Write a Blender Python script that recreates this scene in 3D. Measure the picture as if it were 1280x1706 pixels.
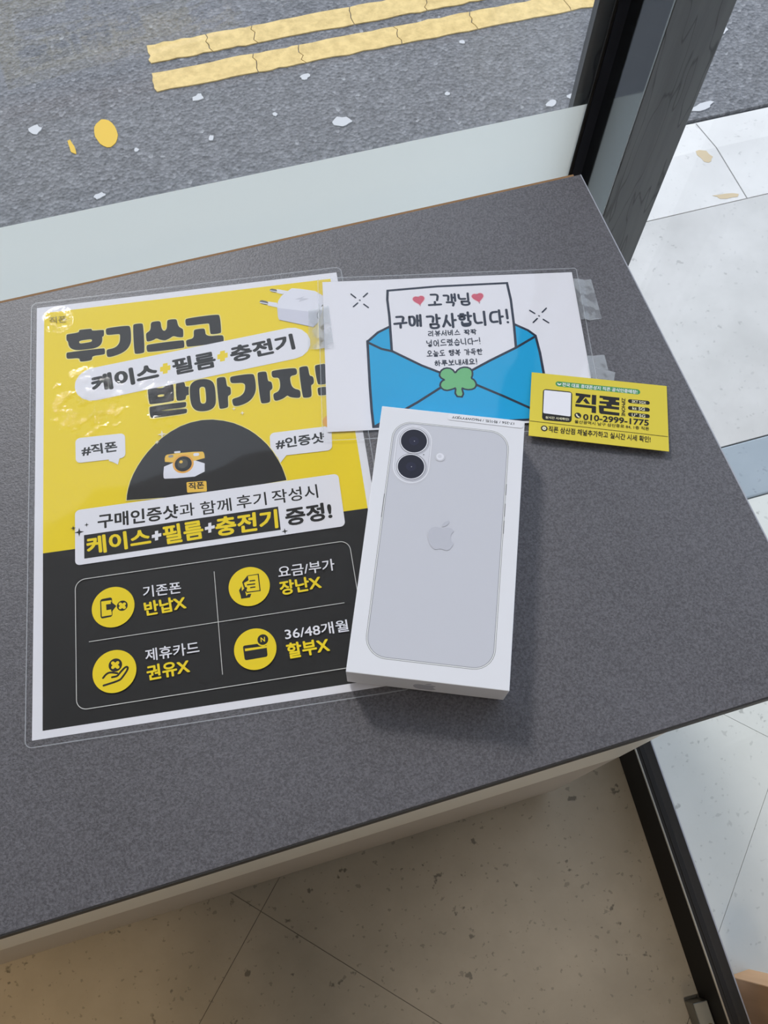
import bpy, bmesh, math, random
from mathutils import Vector, Matrix
from mathutils.geometry import tessellate_polygon

random.seed(7)
SC = bpy.context.scene
COL = SC.collection
for o in list(bpy.data.objects):
    bpy.data.objects.remove(o)

# ------------------------------------------------------------------ camera
cam_d = bpy.data.cameras.new('camera')
cam = bpy.data.objects.new('camera', cam_d)
COL.objects.link(cam)
cam_d.sensor_fit = 'VERTICAL'
cam_d.sensor_height = 36.0
cam_d.lens = 1404.47 / 1706.0 * 36.0
cam_d.clip_start = 0.01
RW = Matrix(((0.959575, 0.254364, -0.120479), (-0.281341, 0.878987, -0.385006), (0.007968, 0.403338, 0.915016)))
cam.matrix_world = Matrix.Translation((-0.041853, -0.430880, 0.481115)) @ RW.to_4x4()
SC.camera = cam

# ------------------------------------------------------------------ light and exposure
SC.view_settings.view_transform = 'Standard'
SC.view_settings.look = 'None'
SC.view_settings.gamma = 1.0
SC.view_settings.use_curve_mapping = False
SC.view_settings.exposure = 0.0

world = bpy.data.worlds.new('overcast_sky')
SC.world = world
world.use_nodes = True
bg = world.node_tree.nodes['Background']
bg.inputs[0].default_value = (0.74, 0.85, 1.01, 1)
bg.inputs[1].default_value = 1.40

sun_d = bpy.data.lights.new('veiled_sun', 'SUN')
sun_d.energy = 1.70
sun_d.angle = math.radians(9)
sun_d.color = (1.0, 0.97, 0.92)
sun = bpy.data.objects.new('veiled_sun', sun_d)
COL.objects.link(sun)
sun.rotation_euler = Vector((0.25, -1.15, -1.0)).to_track_quat('-Z', 'Y').to_euler()

def ceiling_light(x, y, w, energy, color):
    d = bpy.data.lights.new('ceiling_panel_light', 'AREA')
    d.shape = 'SQUARE'
    d.size = w
    d.energy = energy
    d.color = color
    o = bpy.data.objects.new('ceiling_panel_light', d)
    COL.objects.link(o)
    o.location = (x, y, 1.86)
    return o
ceiling_light(0.0, -2.4, 0.6, 10.5, (1.0, 0.78, 0.52))
def added_spot(x, y, energy, color, size):
    d = bpy.data.lights.new('added_floor_spot', 'SPOT')
    d.energy = energy
    d.color = color
    d.spot_size = math.radians(size)
    d.spot_blend = 0.8
    d.shadow_soft_size = 0.05
    o = bpy.data.objects.new('added_floor_spot', d)
    COL.objects.link(o)
    o.location = (x, y, 1.86)
added_spot(-0.95, -0.75, 105, (1.0, 0.70, 0.36), 36)  # added unseen spot, cone edge imitates a cast shadow's falloff on the floor
added_spot(0.27, -0.95, 62, (1.0, 0.88, 0.74), 28)  # added unseen spot, stands in for door daylight on the floor

# ------------------------------------------------------------------ materials
MATS = {}
def new_mat(name):
    m = bpy.data.materials.new(name)
    m.use_nodes = True
    MATS[name] = m
    nt = m.node_tree
    b = nt.nodes['Principled BSDF']
    return m, nt, b
def simple(name, col, rough=0.6, spec=0.3, metal=0.0):
    m, nt, b = new_mat(name)
    b.inputs['Base Color'].default_value = (*col, 1)
    b.inputs['Roughness'].default_value = rough
    b.inputs['Specular IOR Level'].default_value = spec
    b.inputs['Metallic'].default_value = metal
    return m
def N(nt, t, **kw):
    n = nt.nodes.new(t)
    for k, v in kw.items():
        if k in n.inputs.keys():
            n.inputs[k].default_value = v
        else:
            setattr(n, k, v)
    return n
def coords(nt):
    return N(nt, 'ShaderNodeTexCoord').outputs['Object']
def ramp(nt, fac, stops):
    r = nt.nodes.new('ShaderNodeValToRGB')
    el = r.color_ramp.elements
    while len(el) < len(stops):
        el.new(0.5)
    for e, (p, c) in zip(el, stops):
        e.position = p
        e.color = (*c, 1) if len(c) == 3 else c
    nt.links.new(fac, r.inputs[0])
    return r.outputs[0]
def noise(nt, vec, scale, detail=2.0, rough=0.5):
    n = N(nt, 'ShaderNodeTexNoise')
    n.inputs['Scale'].default_value = scale
    n.inputs['Detail'].default_value = detail
    n.inputs['Roughness'].default_value = rough
    nt.links.new(vec, n.inputs['Vector'])
    return n.outputs[0]
def mixc(nt, fac, a, b, mode='MIX'):
    n = nt.nodes.new('ShaderNodeMix')
    n.data_type = 'RGBA'
    n.blend_type = mode
    for s, v in ((n.inputs[0], fac), (n.inputs[6], a), (n.inputs[7], b)):
        if hasattr(v, 'links'):
            nt.links.new(v, s)
        else:
            s.default_value = v if isinstance(v, (int, float)) else (*v, 1)
    return n.outputs[2]
def bump(nt, b, height, strength, dist):
    n = nt.nodes.new('ShaderNodeBump')
    n.inputs['Strength'].default_value = strength
    n.inputs['Distance'].default_value = dist
    nt.links.new(height, n.inputs['Height'])
    nt.links.new(n.outputs[0], b.inputs['Normal'])
    return n.outputs[0]

WHITE = (0.83, 0.82, 0.87)
for nm, c in dict(
        p_yellow=(0.90, 0.68, 0.018), p_dark=(0.019, 0.018, 0.018), p_pale=(0.88, 0.78, 0.30), p_white=WHITE,
        p_white2=(0.80, 0.80, 0.87), p_lav=(0.66, 0.66, 0.75), p_steel=(0.16, 0.16, 0.18), p_grey=(0.32, 0.31, 0.30),
        p_greyl=(0.62, 0.62, 0.68), p_olive=(0.36, 0.28, 0.05), p_orange=(0.85, 0.42, 0.07), p_amber=(0.88, 0.55, 0.08),
        p_black=(0.012, 0.012, 0.014), p_dark2=(0.07, 0.065, 0.05), p_cream=(0.88, 0.80, 0.62), p_line=(0.70, 0.69, 0.66),
        p_blue=(0.008, 0.38, 0.70), p_navy=(0.022, 0.03, 0.055), p_green=(0.17, 0.50, 0.22), p_red=(0.66, 0.12, 0.18),
        p_pinkw=(0.86, 0.70, 0.74), p_green2=(0.075, 0.30, 0.11), p_paleY=(0.80, 0.76, 0.52), p_card=(0.74, 0.60, 0.06),
        p_paper=WHITE, b_white=(0.81, 0.81, 0.85), b_body=(0.61, 0.615, 0.67), b_line=(0.20, 0.20, 0.21), b_edge=(0.80, 0.80, 0.80),
        b_line2=(0.42, 0.42, 0.46), b_sh1=(0.62, 0.62, 0.67), b_sh2=(0.50, 0.50, 0.56), b_hi=(0.80, 0.80, 0.86),
        b_face=(0.69, 0.69, 0.75), b_lens=(0.020, 0.022, 0.038), b_lens2=(0.026, 0.028, 0.055), b_logo=(0.545, 0.55, 0.61),
        b_stick=(0.84, 0.84, 0.88)).items():
    simple(nm, c, 0.55, 0.25)
m = MATS['b_white']

def film_material(name, wrinkle, rough, patches=(), gain=1.0):
    m, nt, b = new_mat(name)
    nt.nodes.remove(b)
    out = nt.nodes['Material Output']
    v = coords(nt)
    geo = N(nt, 'ShaderNodeNewGeometry')
    dot = N(nt, 'ShaderNodeVectorMath', operation='DOT_PRODUCT')
    nt.links.new(geo.outputs['Incoming'], dot.inputs[0])
    nt.links.new(geo.outputs['Normal'], dot.inputs[1])
    ab = N(nt, 'ShaderNodeMath', operation='ABSOLUTE')
    nt.links.new(dot.outputs['Value'], ab.inputs[0])
    om = N(nt, 'ShaderNodeMath', operation='SUBTRACT')
    om.inputs[0].default_value = 1.0
    nt.links.new(ab.outputs[0], om.inputs[1])
    pw = N(nt, 'ShaderNodeMath', operation='POWER')
    nt.links.new(om.outputs[0], pw.inputs[0])
    pw.inputs[1].default_value = 5.0
    fr = N(nt, 'ShaderNodeMath', operation='MULTIPLY_ADD')
    nt.links.new(pw.outputs[0], fr.inputs[0])
    fr.inputs[1].default_value = 0.96 * gain
    fr.inputs[2].default_value = 0.04 * gain
    tr = N(nt, 'ShaderNodeBsdfTransparent')
    gl = N(nt, 'ShaderNodeBsdfGlossy')
    gl.inputs['Roughness'].default_value = rough
    mx = N(nt, 'ShaderNodeMixShader')
    nt.links.new(fr.outputs[0], mx.inputs[0])
    nt.links.new(tr.outputs[0], mx.inputs[1])
    nt.links.new(gl.outputs[0], mx.inputs[2])
    nt.links.new(mx.outputs[0], out.inputs[0])
    if wrinkle:
        fine = noise(nt, v, 620, 3, 0.6)
        broad = noise(nt, v, 9, 2, 0.5)
        acc = None
        for (px, py, rr) in patches:
            dn = N(nt, 'ShaderNodeVectorMath', operation='DISTANCE')
            nt.links.new(v, dn.inputs[0])
            dn.inputs[1].default_value = (px, py, 0)
            mr = N(nt, 'ShaderNodeMapRange')
            mr.inputs['From Min'].default_value = rr
            mr.inputs['From Max'].default_value = rr * 0.35
            nt.links.new(dn.outputs['Value'], mr.inputs[0])
            if acc is None:
                acc = mr.outputs[0]
            else:
                mxm = N(nt, 'ShaderNodeMath', operation='MAXIMUM')
                nt.links.new(acc, mxm.inputs[0])
                nt.links.new(mr.outputs[0], mxm.inputs[1])
                acc = mxm.outputs[0]
        add = N(nt, 'ShaderNodeMath', operation='MULTIPLY_ADD')
        nt.links.new(broad, add.inputs[2])
        add.inputs[1].default_value = 0.0
        nt.links.new(fine, add.inputs[0])
        if acc is not None:
            br = ramp(nt, noise(nt, v, 110, 2, 0.5), [(0.44, (0.0,) * 3), (0.60, (0.55,) * 3)])
            k1 = N(nt, 'ShaderNodeMath', operation='MULTIPLY')
            nt.links.new(acc, k1.inputs[0])
            nt.links.new(br, k1.inputs[1])
            nt.links.new(k1.outputs[0], add.inputs[1])
        bp_ = nt.nodes.new('ShaderNodeBump')
        bp_.inputs['Strength'].default_value = 1.0
        bp_.inputs['Distance'].default_value = wrinkle
        nt.links.new(add.outputs[0], bp_.inputs['Height'])
        nt.links.new(bp_.outputs[0], gl.inputs['Normal'])
        nt.links.new(bp_.outputs[0], dot.inputs[1])
    return m
film_material('laminate_film', 0.0022, 0.05)
film_material('laminate_film_creased', 0.0022, 0.05, ((0.035, -0.082, 0.030), (0.080, -0.082, 0.016), (0.0150, -0.0135, 0.012), (0.082, -0.098, 0.012)))
film_material('clear_glass', 0, 0.0)
film_material('door_glass', 0, 0.0, (), 0.35)

def tape_material():
    m, nt, b = new_mat('clear_tape')
    nt.nodes.remove(b)
    out = nt.nodes['Material Output']
    v = coords(nt)
    tr = N(nt, 'ShaderNodeBsdfTransparent')
    pb = N(nt, 'ShaderNodeBsdfPrincipled')
    pb.inputs['Base Color'].default_value = (0.72, 0.76, 0.80, 1)
    pb.inputs['Roughness'].default_value = 0.25
    mx = N(nt, 'ShaderNodeMixShader')
    fac = ramp(nt, noise(nt, v, 95, 2, 0.5), [(0.44, (0.10,) * 3), (0.52, (0.25,) * 3)])
    nt.links.new(fac, mx.inputs[0])
    nt.links.new(tr.outputs[0], mx.inputs[1])
    nt.links.new(pb.outputs[0], mx.inputs[2])
    nt.links.new(mx.outputs[0], out.inputs[0])
tape_material()

def edge_material():
    m, nt, b = new_mat('laminate_edge_shine')
    nt.nodes.remove(b)
    out = nt.nodes['Material Output']
    tr = N(nt, 'ShaderNodeBsdfTransparent')
    pb = N(nt, 'ShaderNodeBsdfPrincipled')
    pb.inputs['Base Color'].default_value = (0.75, 0.78, 0.82, 1)  # whitish tint paints the bright highlight along the pouch rim
    pb.inputs['Roughness'].default_value = 0.15
    mx = N(nt, 'ShaderNodeMixShader')
    mx.inputs[0].default_value = 0.38
    nt.links.new(tr.outputs[0], mx.inputs[1])
    nt.links.new(pb.outputs[0], mx.inputs[2])
    nt.links.new(mx.outputs[0], out.inputs[0])
edge_material()

def laminate_top():
    m, nt, b = new_mat('grey_laminate')
    v = coords(nt)
    f = noise(nt, v, 760, 3, 0.65)
    g = noise(nt, v, 14, 3, 0.55)
    c = ramp(nt, f, [(0.36, (0.064, 0.060, 0.066)), (0.66, (0.158, 0.150, 0.166))])
    c = mixc(nt, 0.20, c, ramp(nt, g, [(0.3, (0.085, 0.082, 0.088)), (0.7, (0.15, 0.148, 0.165))]))
    nt.links.new(c, b.inputs['Base Color'])
    b.inputs['Roughness'].default_value = 0.43
    b.inputs['Specular IOR Level'].default_value = 0.55
    bump(nt, b, f, 0.5, 0.0005)
laminate_top()
simple('dark_seam', (0.03, 0.028, 0.026), 0.6)
simple('raw_board', (0.30, 0.17, 0.08), 0.8)
simple('edge_band', (0.40, 0.41, 0.46), 0.4)
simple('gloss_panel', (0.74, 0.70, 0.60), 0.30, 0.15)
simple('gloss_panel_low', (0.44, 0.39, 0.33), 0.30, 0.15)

def asphalt():
    m, nt, b = new_mat('asphalt')
    v = coords(nt)
    vo = N(nt, 'ShaderNodeTexVoronoi')
    vo.inputs['Scale'].default_value = 135
    nt.links.new(v, vo.inputs['Vector'])
    st = ramp(nt, vo.outputs['Color'], [(0.1, (0.125, 0.128, 0.134)), (0.6, (0.20, 0.203, 0.214)), (0.90, (0.32, 0.322, 0.335)), (0.98, (0.62, 0.62, 0.63))])
    f = noise(nt, v, 80, 6, 0.8)
    g = noise(nt, v, 3.0, 4, 0.6)
    c = mixc(nt, 0.55, st, ramp(nt, f, [(0.34, (0.085, 0.087, 0.093)), (0.68, (0.36, 0.362, 0.38))]))
    c = mixc(nt, ramp(nt, g, [(0.5, (0.0,) * 3), (0.8, (0.22,) * 3)]), c, (0.19, 0.18, 0.16))
    nt.links.new(c, b.inputs['Base Color'])
    b.inputs['Roughness'].default_value = 0.85
    bump(nt, b, mixc(nt, 0.5, f, vo.outputs['Distance']), 0.9, 0.008)
asphalt()

def concrete(name, lo, hi, spots, rough, sc=1.0, spec=0.3):
    m, nt, b = new_mat(name)
    v = coords(nt)
    f = noise(nt, v, 8 * sc, 6, 0.6)
    c = ramp(nt, f, [(0.3, lo), (0.7, hi)])
    s = noise(nt, v, 48 * sc, 3, 0.6)
    c = mixc(nt, ramp(nt, s, [(0.665, (0.0,) * 3), (0.71, (spots,) * 3)]), c, tuple(x * 0.25 for x in lo))
    s2 = noise(nt, v, 130 * sc, 2, 0.5)
    c = mixc(nt, ramp(nt, s2, [(0.66, (0.0,) * 3), (0.70, (spots * 0.6,) * 3)]), c, tuple(x * 0.35 for x in lo))
    nt.links.new(c, b.inputs['Base Color'])
    b.inputs['Roughness'].default_value = rough
    b.inputs['Specular IOR Level'].default_value = spec
    bump(nt, b, s, 0.15, 0.002)
concrete('floor_tile', (0.25, 0.218, 0.168), (0.33, 0.288, 0.225), 0.75, 0.42)
concrete('landing_tile', (0.64, 0.65, 0.61), (0.70, 0.71, 0.67), 0.45, 0.55)
concrete('pavement_concrete', (0.52, 0.51, 0.49), (0.66, 0.645, 0.625), 0.30, 0.8, 0.8)
concrete('kerb_stone', (0.64, 0.625, 0.605), (0.74, 0.725, 0.705), 0.25, 0.8, 0.8)
concrete('threshold_metal', (0.30, 0.35, 0.39), (0.36, 0.41, 0.45), 0.3, 0.40)
simple('grout', (0.17, 0.15, 0.125), 0.9)
simple('landing_grout', (0.40, 0.41, 0.40), 0.9)

def road_paint():
    m, nt, b = new_mat('road_paint')
    v = coords(nt)
    f = noise(nt, v, 40, 5, 0.7)
    c = ramp(nt, f, [(0.30, (0.62, 0.44, 0.17)), (0.62, (0.84, 0.62, 0.26))])
    nt.links.new(c, b.inputs['Base Color'])
    b.inputs['Roughness'].default_value = 0.75
    bump(nt, b, f, 0.6, 0.004)
road_paint()
simple('fresh_yellow_paint', (0.78, 0.50, 0.06), 0.7)
simple('old_gum', (0.60, 0.60, 0.61), 0.7)
simple('rust_stain', (0.62, 0.50, 0.33), 0.8)

def frosted():
    m, nt, b = new_mat('frosted_film')
    nt.nodes.remove(b)
    out = nt.nodes['Material Output']
    d = N(nt, 'ShaderNodeBsdfDiffuse')
    d.inputs[0].default_value = (0.62, 0.68, 0.66, 1)
    t = N(nt, 'ShaderNodeBsdfTranslucent')
    t.inputs[0].default_value = (0.74, 0.78, 0.76, 1)
    mx = N(nt, 'ShaderNodeMixShader')
    mx.inputs[0].default_value = 0.62
    nt.links.new(d.outputs[0], mx.inputs[1])
    nt.links.new(t.outputs[0], mx.inputs[2])
    nt.links.new(mx.outputs[0], out.inputs[0])
frosted()

def worn_metal():
    m, nt, b = new_mat('worn_black_metal')
    v = coords(nt)
    mp = N(nt, 'ShaderNodeMapping')
    mp.inputs['Scale'].default_value = (60, 60, 3.5)
    nt.links.new(v, mp.inputs['Vector'])
    f = noise(nt, mp.outputs[0], 1.0, 5, 0.6)
    c = ramp(nt, f, [(0.30, (0.075, 0.079, 0.084)), (0.65, (0.125, 0.131, 0.137))])
    mp2 = N(nt, 'ShaderNodeMapping')
    mp2.inputs['Scale'].default_value = (75, 75, 9)
    nt.links.new(v, mp2.inputs['Vector'])
    st = ramp(nt, noise(nt, mp2.outputs[0], 1.0, 2, 0.4), [(0.485, (0.0,) * 3), (0.50, (0.75,) * 3), (0.515, (0.0,) * 3)])
    c = mixc(nt, st, c, (0.03, 0.032, 0.035))
    nt.links.new(c, b.inputs['Base Color'])
    b.inputs['Roughness'].default_value = 0.42
    b.inputs['Specular IOR Level'].default_value = 0.4
worn_metal()
simple('polished_black_metal', (0.23, 0.25, 0.27), 0.10, 0.5, 1.0)
simple('black_gasket', (0.016, 0.018, 0.030), 0.45, 0.3)
simple('rail_metal', (0.022, 0.021, 0.021), 0.60, 0.12)
simple('rail_edge_highlight', (0.30, 0.28, 0.24), 0.30, 0.5, 0.8)  # brighter metal paints the highlight along the rail's top edge
simple('lock_steel', (0.20, 0.20, 0.18), 0.28, 0.5, 0.8)
simple('brass', (0.65, 0.48, 0.17), 0.3, 0.5, 0.8)
def wood():
    m, nt, b = new_mat('light_wood')
    v = coords(nt)
    mp = N(nt, 'ShaderNodeMapping')
    mp.inputs['Scale'].default_value = (60, 60, 4)
    nt.links.new(v, mp.inputs['Vector'])
    f = noise(nt, mp.outputs[0], 1.0, 4, 0.6)
    nt.links.new(ramp(nt, f, [(0.3, (0.74, 0.40, 0.18)), (0.7, (0.88, 0.50, 0.24))]), b.inputs['Base Color'])
    b.inputs['Roughness'].default_value = 0.45
wood()
simple('wall_paint', (0.42, 0.40, 0.36), 0.9)
simple('ceiling_paint', (0.62, 0.60, 0.55), 0.9)
simple('facade', (0.40, 0.40, 0.40), 0.9)

# ------------------------------------------------------------------ mesh helpers
def link(name, me, mat, parent=None):
    o = bpy.data.objects.new(name, me)
    COL.objects.link(o)
    if mat:
        me.materials.append(MATS[mat])
    if parent:
        o.parent = parent
    return o
def tag(o, label, cat, group=None):
    o['label'] = label
    o['category'] = cat
    if group:
        o['group'] = group
    return o
def struct(o, label=None):
    o['kind'] = 'structure'
    if label:
        o['label'] = label
    return o
def empty(name, loc=(0, 0, 0), rot=None):
    o = bpy.data.objects.new(name, None)
    COL.objects.link(o)
    if rot is not None:
        o.matrix_world = Matrix.Translation(loc) @ rot.to_4x4()
    else:
        o.location = loc
    o.empty_display_size = 0.05
    return o
def box_mesh(x0, x1, y0, y1, z0, z1, bevel=0.0, seg=2):
    bm = bmesh.new()
    bmesh.ops.create_cube(bm, size=1.0)
    for v in bm.verts:
        v.co = Vector(((x0, x1)[v.co.x > 0], (y0, y1)[v.co.y > 0], (z0, z1)[v.co.z > 0]))
    if bevel:
        bmesh.ops.bevel(bm, geom=bm.edges[:], offset=bevel, segments=seg, profile=0.5, affect='EDGES')
    me = bpy.data.meshes.new('m')
    bm.to_mesh(me)
    bm.free()
    return me
def box(name, x0, x1, y0, y1, z0, z1, mat, parent=None, bevel=0.0):
    return link(name, box_mesh(x0, x1, y0, y1, z0, z1, bevel), mat, parent)
def prism_mesh(pts, z0, z1):
    n = len(pts)
    vs = [(p[0], p[1], z0) for p in pts] + [(p[0], p[1], z1) for p in pts]
    fs = [tuple(range(n))[::-1], tuple(range(n, 2 * n))]
    for i in range(n):
        j = (i + 1) % n
        fs.append((i, j, n + j, n + i))
    me = bpy.data.meshes.new('m')
    me.from_pydata(vs, [], fs)
    me.validate()
    bm = bmesh.new(); bm.from_mesh(me)
    bmesh.ops.recalc_face_normals(bm, faces=bm.faces[:])
    bm.to_mesh(me); bm.free()
    return me
def prism(name, pts, z0, z1, mat, parent=None):
    return link(name, prism_mesh(pts, z0, z1), mat, parent)

# ------------------------------------------------------------------ the setting
FZ = -0.76
def clip(poly, inside, cut):
    out = []
    for i, a in enumerate(poly):
        b = poly[(i + 1) % len(poly)]
        ia, ib = inside(a), inside(b)
        if ia:
            out.append(a)
        if ia != ib:
            out.append(cut(a, b))
    return out
def clip_rect(poly, x0, x1, y0, y1):
    def mk(ax, lim, sgn):
        ins = lambda q: sgn * (q[ax] - lim) >= 0
        def cut(a, b):
            t = (lim - a[ax]) / (b[ax] - a[ax])
            return (a[0] + t * (b[0] - a[0]), a[1] + t * (b[1] - a[1]))
        return ins, cut
    for ax, lim, s in ((0, x0, 1), (0, x1, -1), (1, y0, 1), (1, y1, -1)):
        if len(poly) < 3:
            return []
        poly = clip(poly, *mk(ax, lim, s))
    return poly
def area(p):
    return 0.5 * abs(sum(p[i][0] * p[(i + 1) % len(p)][1] - p[(i + 1) % len(p)][0] * p[i][1] for i in range(len(p))))

TS = 0.77            # joint spacing along x-y and x+y (tiles laid on the diagonal)
def lay_tiles(base, mat, x0, x1, y0, y1, gap):
    for i in range(-8, 9):
        for j in range(-8, 9):
            d0, d1 = 0.221 + i * TS + gap, 0.221 + (i + 1) * TS - gap      # x - y
            s0, s1 = -0.619 + j * TS + gap, -0.619 + (j + 1) * TS - gap    # x + y
            q = [((s + d) / 2, (s - d) / 2) for s, d in ((s0, d0), (s0, d1), (s1, d1), (s1, d0))]
            q = clip_rect(q, x0, x1, y0, y1)
            if len(q) >= 3 and area(q) > 1e-4:
                prism('tile', q, FZ - 0.0012, FZ, mat, base)
floor = struct(box('floor', -2.6, 0.345, -3.5, 0.08, FZ - 0.06, FZ - 0.0012, 'grout'), 'beige grey tiled shop floor with dark pits')
lay_tiles(floor, 'floor_tile', -2.0, 0.345, -2.2, 0.08, 0.0006)
landing = struct(box('floor_landing', 0.345, 2.2, -3.5, -0.052, FZ - 0.06, FZ - 0.0012, 'landing_grout'), 'pale tiled landing outside the glass door')
lay_tiles(landing, 'landing_tile', 0.345, 2.2, -2.2, -0.052, 0.0005)
struct(box('trim_1', 0.36, 2.2, -0.050, 0.047, FZ - 0.05, FZ + 0.001, 'threshold_metal', bevel=0.003), 'blue grey metal threshold strip between landing and pavement')
pave = struct(box('pavement', -6, 6, 0.049, 0.531, FZ - 0.2, FZ, 'pavement_concrete'), 'pale concrete pavement outside the glass')
pave2 = box('pavement_edge', -6, 0.36, -0.05, 0.049, FZ - 0.2, FZ - 0.002, 'pavement_concrete', pave)
kerb = struct(empty('kerb', (0, 0.65, FZ)), 'white kerb stones along the road edge')
prof = [(-0.117, 0.0), (0.020, 0.0), (0.104, -0.014), (0.122, -0.030), (0.122, -0.20), (-0.117, -0.20)]
kme = None
for k in range(-6, 6):
    if kme is None:
        L = 0.9975
        vs = [(x, y, z) for x in (0, L) for y, z in prof]
        n = len(prof)
        fs = [tuple(range(n)), tuple(range(2 * n - 1, n - 1, -1))] + [(i, n + i, n + (i + 1) % n, (i + 1) % n) for i in range(n)]
        kme = bpy.data.meshes.new('kerb_stone')
        kme.from_pydata(vs, [], fs)
        bm = bmesh.new(); bm.from_mesh(kme); bmesh.ops.recalc_face_normals(bm, faces=bm.faces[:]); bm.to_mesh(kme); bm.free()
        kme.materials.append(MATS['kerb_stone'])
    o = bpy.data.objects.new('kerb_stone', kme)
    COL.objects.link(o)
    o.parent = kerb
    o.location = (0.984 + k * 1.0, 0, 0)
RZ = FZ - 0.02
road = struct(box('road', -9, 9, 0.772, 12, RZ - 0.1, RZ, 'asphalt'), 'grey asphalt road with double yellow lines')
def blot(name, cx, cy, rx, ry, mat, parent, z, h, rot=0.0, n=14, jit=0.18, rnd=None):
    rnd = rnd or random
    pts = []
    for i in range(n):
        a = 2 * math.pi * i / n
        k = 1 + rnd.uniform(-jit, jit)
        x, y = rx * k * math.cos(a), ry * k * math.sin(a)
        pts.append((cx + x * math.cos(rot) - y * math.sin(rot), cy + x * math.sin(rot) + y * math.cos(rot)))
    return prism(name, pts, z - 0.002, z + h, mat, parent)
# the two yellow lines: broken across by fine cracks
rl = random.Random(3)
for (ya, yb, x0) in ((1.2375, 1.2935, -0.060), (1.150, 1.2065, -0.066)):
    x = x0
    prev = None
    while x < 3.0:
        ln = rl.choice((0.10, 0.13, 0.17, 0.22))
        nx = x + ln
        m_ = 5
        if prev is None:
            prev = [rl.uniform(-0.004, 0.004) for _ in range(m_ + 1)]
        nxt = [rl.uniform(-0.006, 0.006) for _ in range(m_ + 1)]
        ys = [ya + (yb - ya) * i / m_ for i in range(m_ + 1)]
        right = [(nx - 0.0010 + nxt[i], ys[i]) for i in range(m_ + 1)]
        left = [(x + 0.0010 + prev[i], ys[i]) for i in range(m_ + 1)]
        bot = [(x + ln * t, ya + rl.uniform(-0.0025, 0.0025)) for t in (0.15, 0.3, 0.45, 0.6, 0.75, 0.88)]
        top = [(x + ln * t, yb + rl.uniform(-0.0025, 0.0025)) for t in (0.88, 0.75, 0.6, 0.45, 0.3, 0.15)]
        prism('painted_line', bot + right + top + left[::-1], RZ - 0.002, RZ + 0.0025, 'road_paint', road)
        prev = nxt
        x = nx
rb = random.Random(5)
blot('paint_blot', -0.182, 1.062, 0.022, 0.040, 'fresh_yellow_paint', road, RZ, 0.0015, 0.08, 20, 0.04, rb)
blot('paint_blot', -0.254, 1.044, 0.005, 0.022, 'fresh_yellow_paint', road, RZ, 0.0015, 0.15, 12, 0.2, rb)
for x, y, rx, ry in ((0.288, 0.962, 0.017, 0.014), (-0.318, 1.111, 0.013, 0.013), (0.017, 1.110, 0.013, 0.009), (0.246, 1.11, 0.010, 0.008),
                     (0.020, 0.990, 0.005, 0.008), (-0.13, 1.0, 0.005, 0.005), (0.16, 1.02, 0.005, 0.005), (0.78, 0.90, 0.022, 0.010), (0.72, 0.895, 0.012, 0.008),
                     (1.16, 1.00, 0.016, 0.010), (1.12, 0.99, 0.013, 0.010), (1.02, 0.80, 0.024, 0.009), (0.60, 1.12, 0.006, 0.006), (0.52, 0.98, 0.006, 0.006), (-0.22, 0.90, 0.012, 0.007)):
    blot('gum_spot', x, y, rx, ry, 'old_gum', road, RZ, 0.002, rb.uniform(-0.5, 0.5), 12, 0.25, rb)
blot('rust_stain', 0.952, 0.655, 0.012, 0.018, 'rust_stain', kerb, 0, 0.0005, 0.3, 12, 0.3, rb).location = (0, -0.65, 0)
blot('rust_stain', 0.945, 0.548, 0.024, 0.006, 'rust_stain', kerb, 0, 0.0005, -0.2, 12, 0.3, rb).location = (0, -0.65, 0)

# window: corner post, glazing bead, glass, frosted film
win = struct(empty('window_1', (0.30, 0.08, FZ)), 'shop window with black metal corner post and frosted strip')
def wbox(name, x0, x1, y0, y1, z0, z1, mat, bevel=0.0):
    o = box(name, x0 - 0.30, x1 - 0.30, y0 - 0.08, y1 - 0.08, z0 - FZ, z1 - FZ, mat, win, bevel)
    return o
HZ = 1.9
wbox('corner_post', 0.3066, 0.3565, 0.040, 0.1025, FZ, HZ, 'worn_black_metal', 0.0008)
wbox('post_cheek', 0.3054, 0.3066, 0.0405, 0.0912, FZ, HZ, 'polished_black_metal')
wbox('glazing_bead', 0.2960, 0.3054, 0.0908, 0.0935, FZ, HZ, 'black_gasket')
wbox('glass_gasket', 0.2935, 0.2960, 0.0916, 0.0935, FZ, HZ, 'rail_metal', 0.0005)
wbox('outer_frame', 0.2894, 0.3565, 0.1080, 0.1150, FZ, HZ, 'worn_black_metal')
wbox('glass_pane', -2.6, 0.3050, 0.0940, 0.1000, FZ, HZ, 'clear_glass')
fme = bpy.data.meshes.new('frosted_strip')
fme.from_pydata([(-2.9, 0.0135, 0), (-0.0045, 0.0135, 0), (-0.0045, 0.0135, -0.0258 - FZ), (-2.9, 0.0135, -0.0258 - FZ)], [], [(0, 1, 2, 3)])
link('frosted_strip', fme, 'frosted_film', win)

# glass door: bottom rail with its edge highlight as a bright strip, glass leaf
ANG = math.atan2(0.0563, 1.0)
dm = Matrix.Rotation(-ANG, 3, 'Z')
door = empty('door_1', (0.336, -0.375, FZ), dm)
struct(door, 'glass door with dark metal bottom rail')
box('bottom_rail', 0.0, 0.026, -1.2, 0.40, 0.0, 0.077, 'rail_metal', door, 0.0012)
box('rail_edge_highlight', 0.0004, 0.0030, -1.2, 0.40, 0.0765, 0.0785, 'rail_edge_highlight', door, 0.0006)
box('rail_channel', 0.0075, 0.0235, -1.2, 0.40, 0.0772, 0.0780, 'rail_metal', door)
box('side_strip', 0.0262, 0.0310, -1.2, 0.40, 0.0, 0.066, 'edge_band', door)
box('glass_pane', 0.0085, 0.0165, -1.2, 0.40, 0.070, 2.60, 'door_glass', door)

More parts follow.
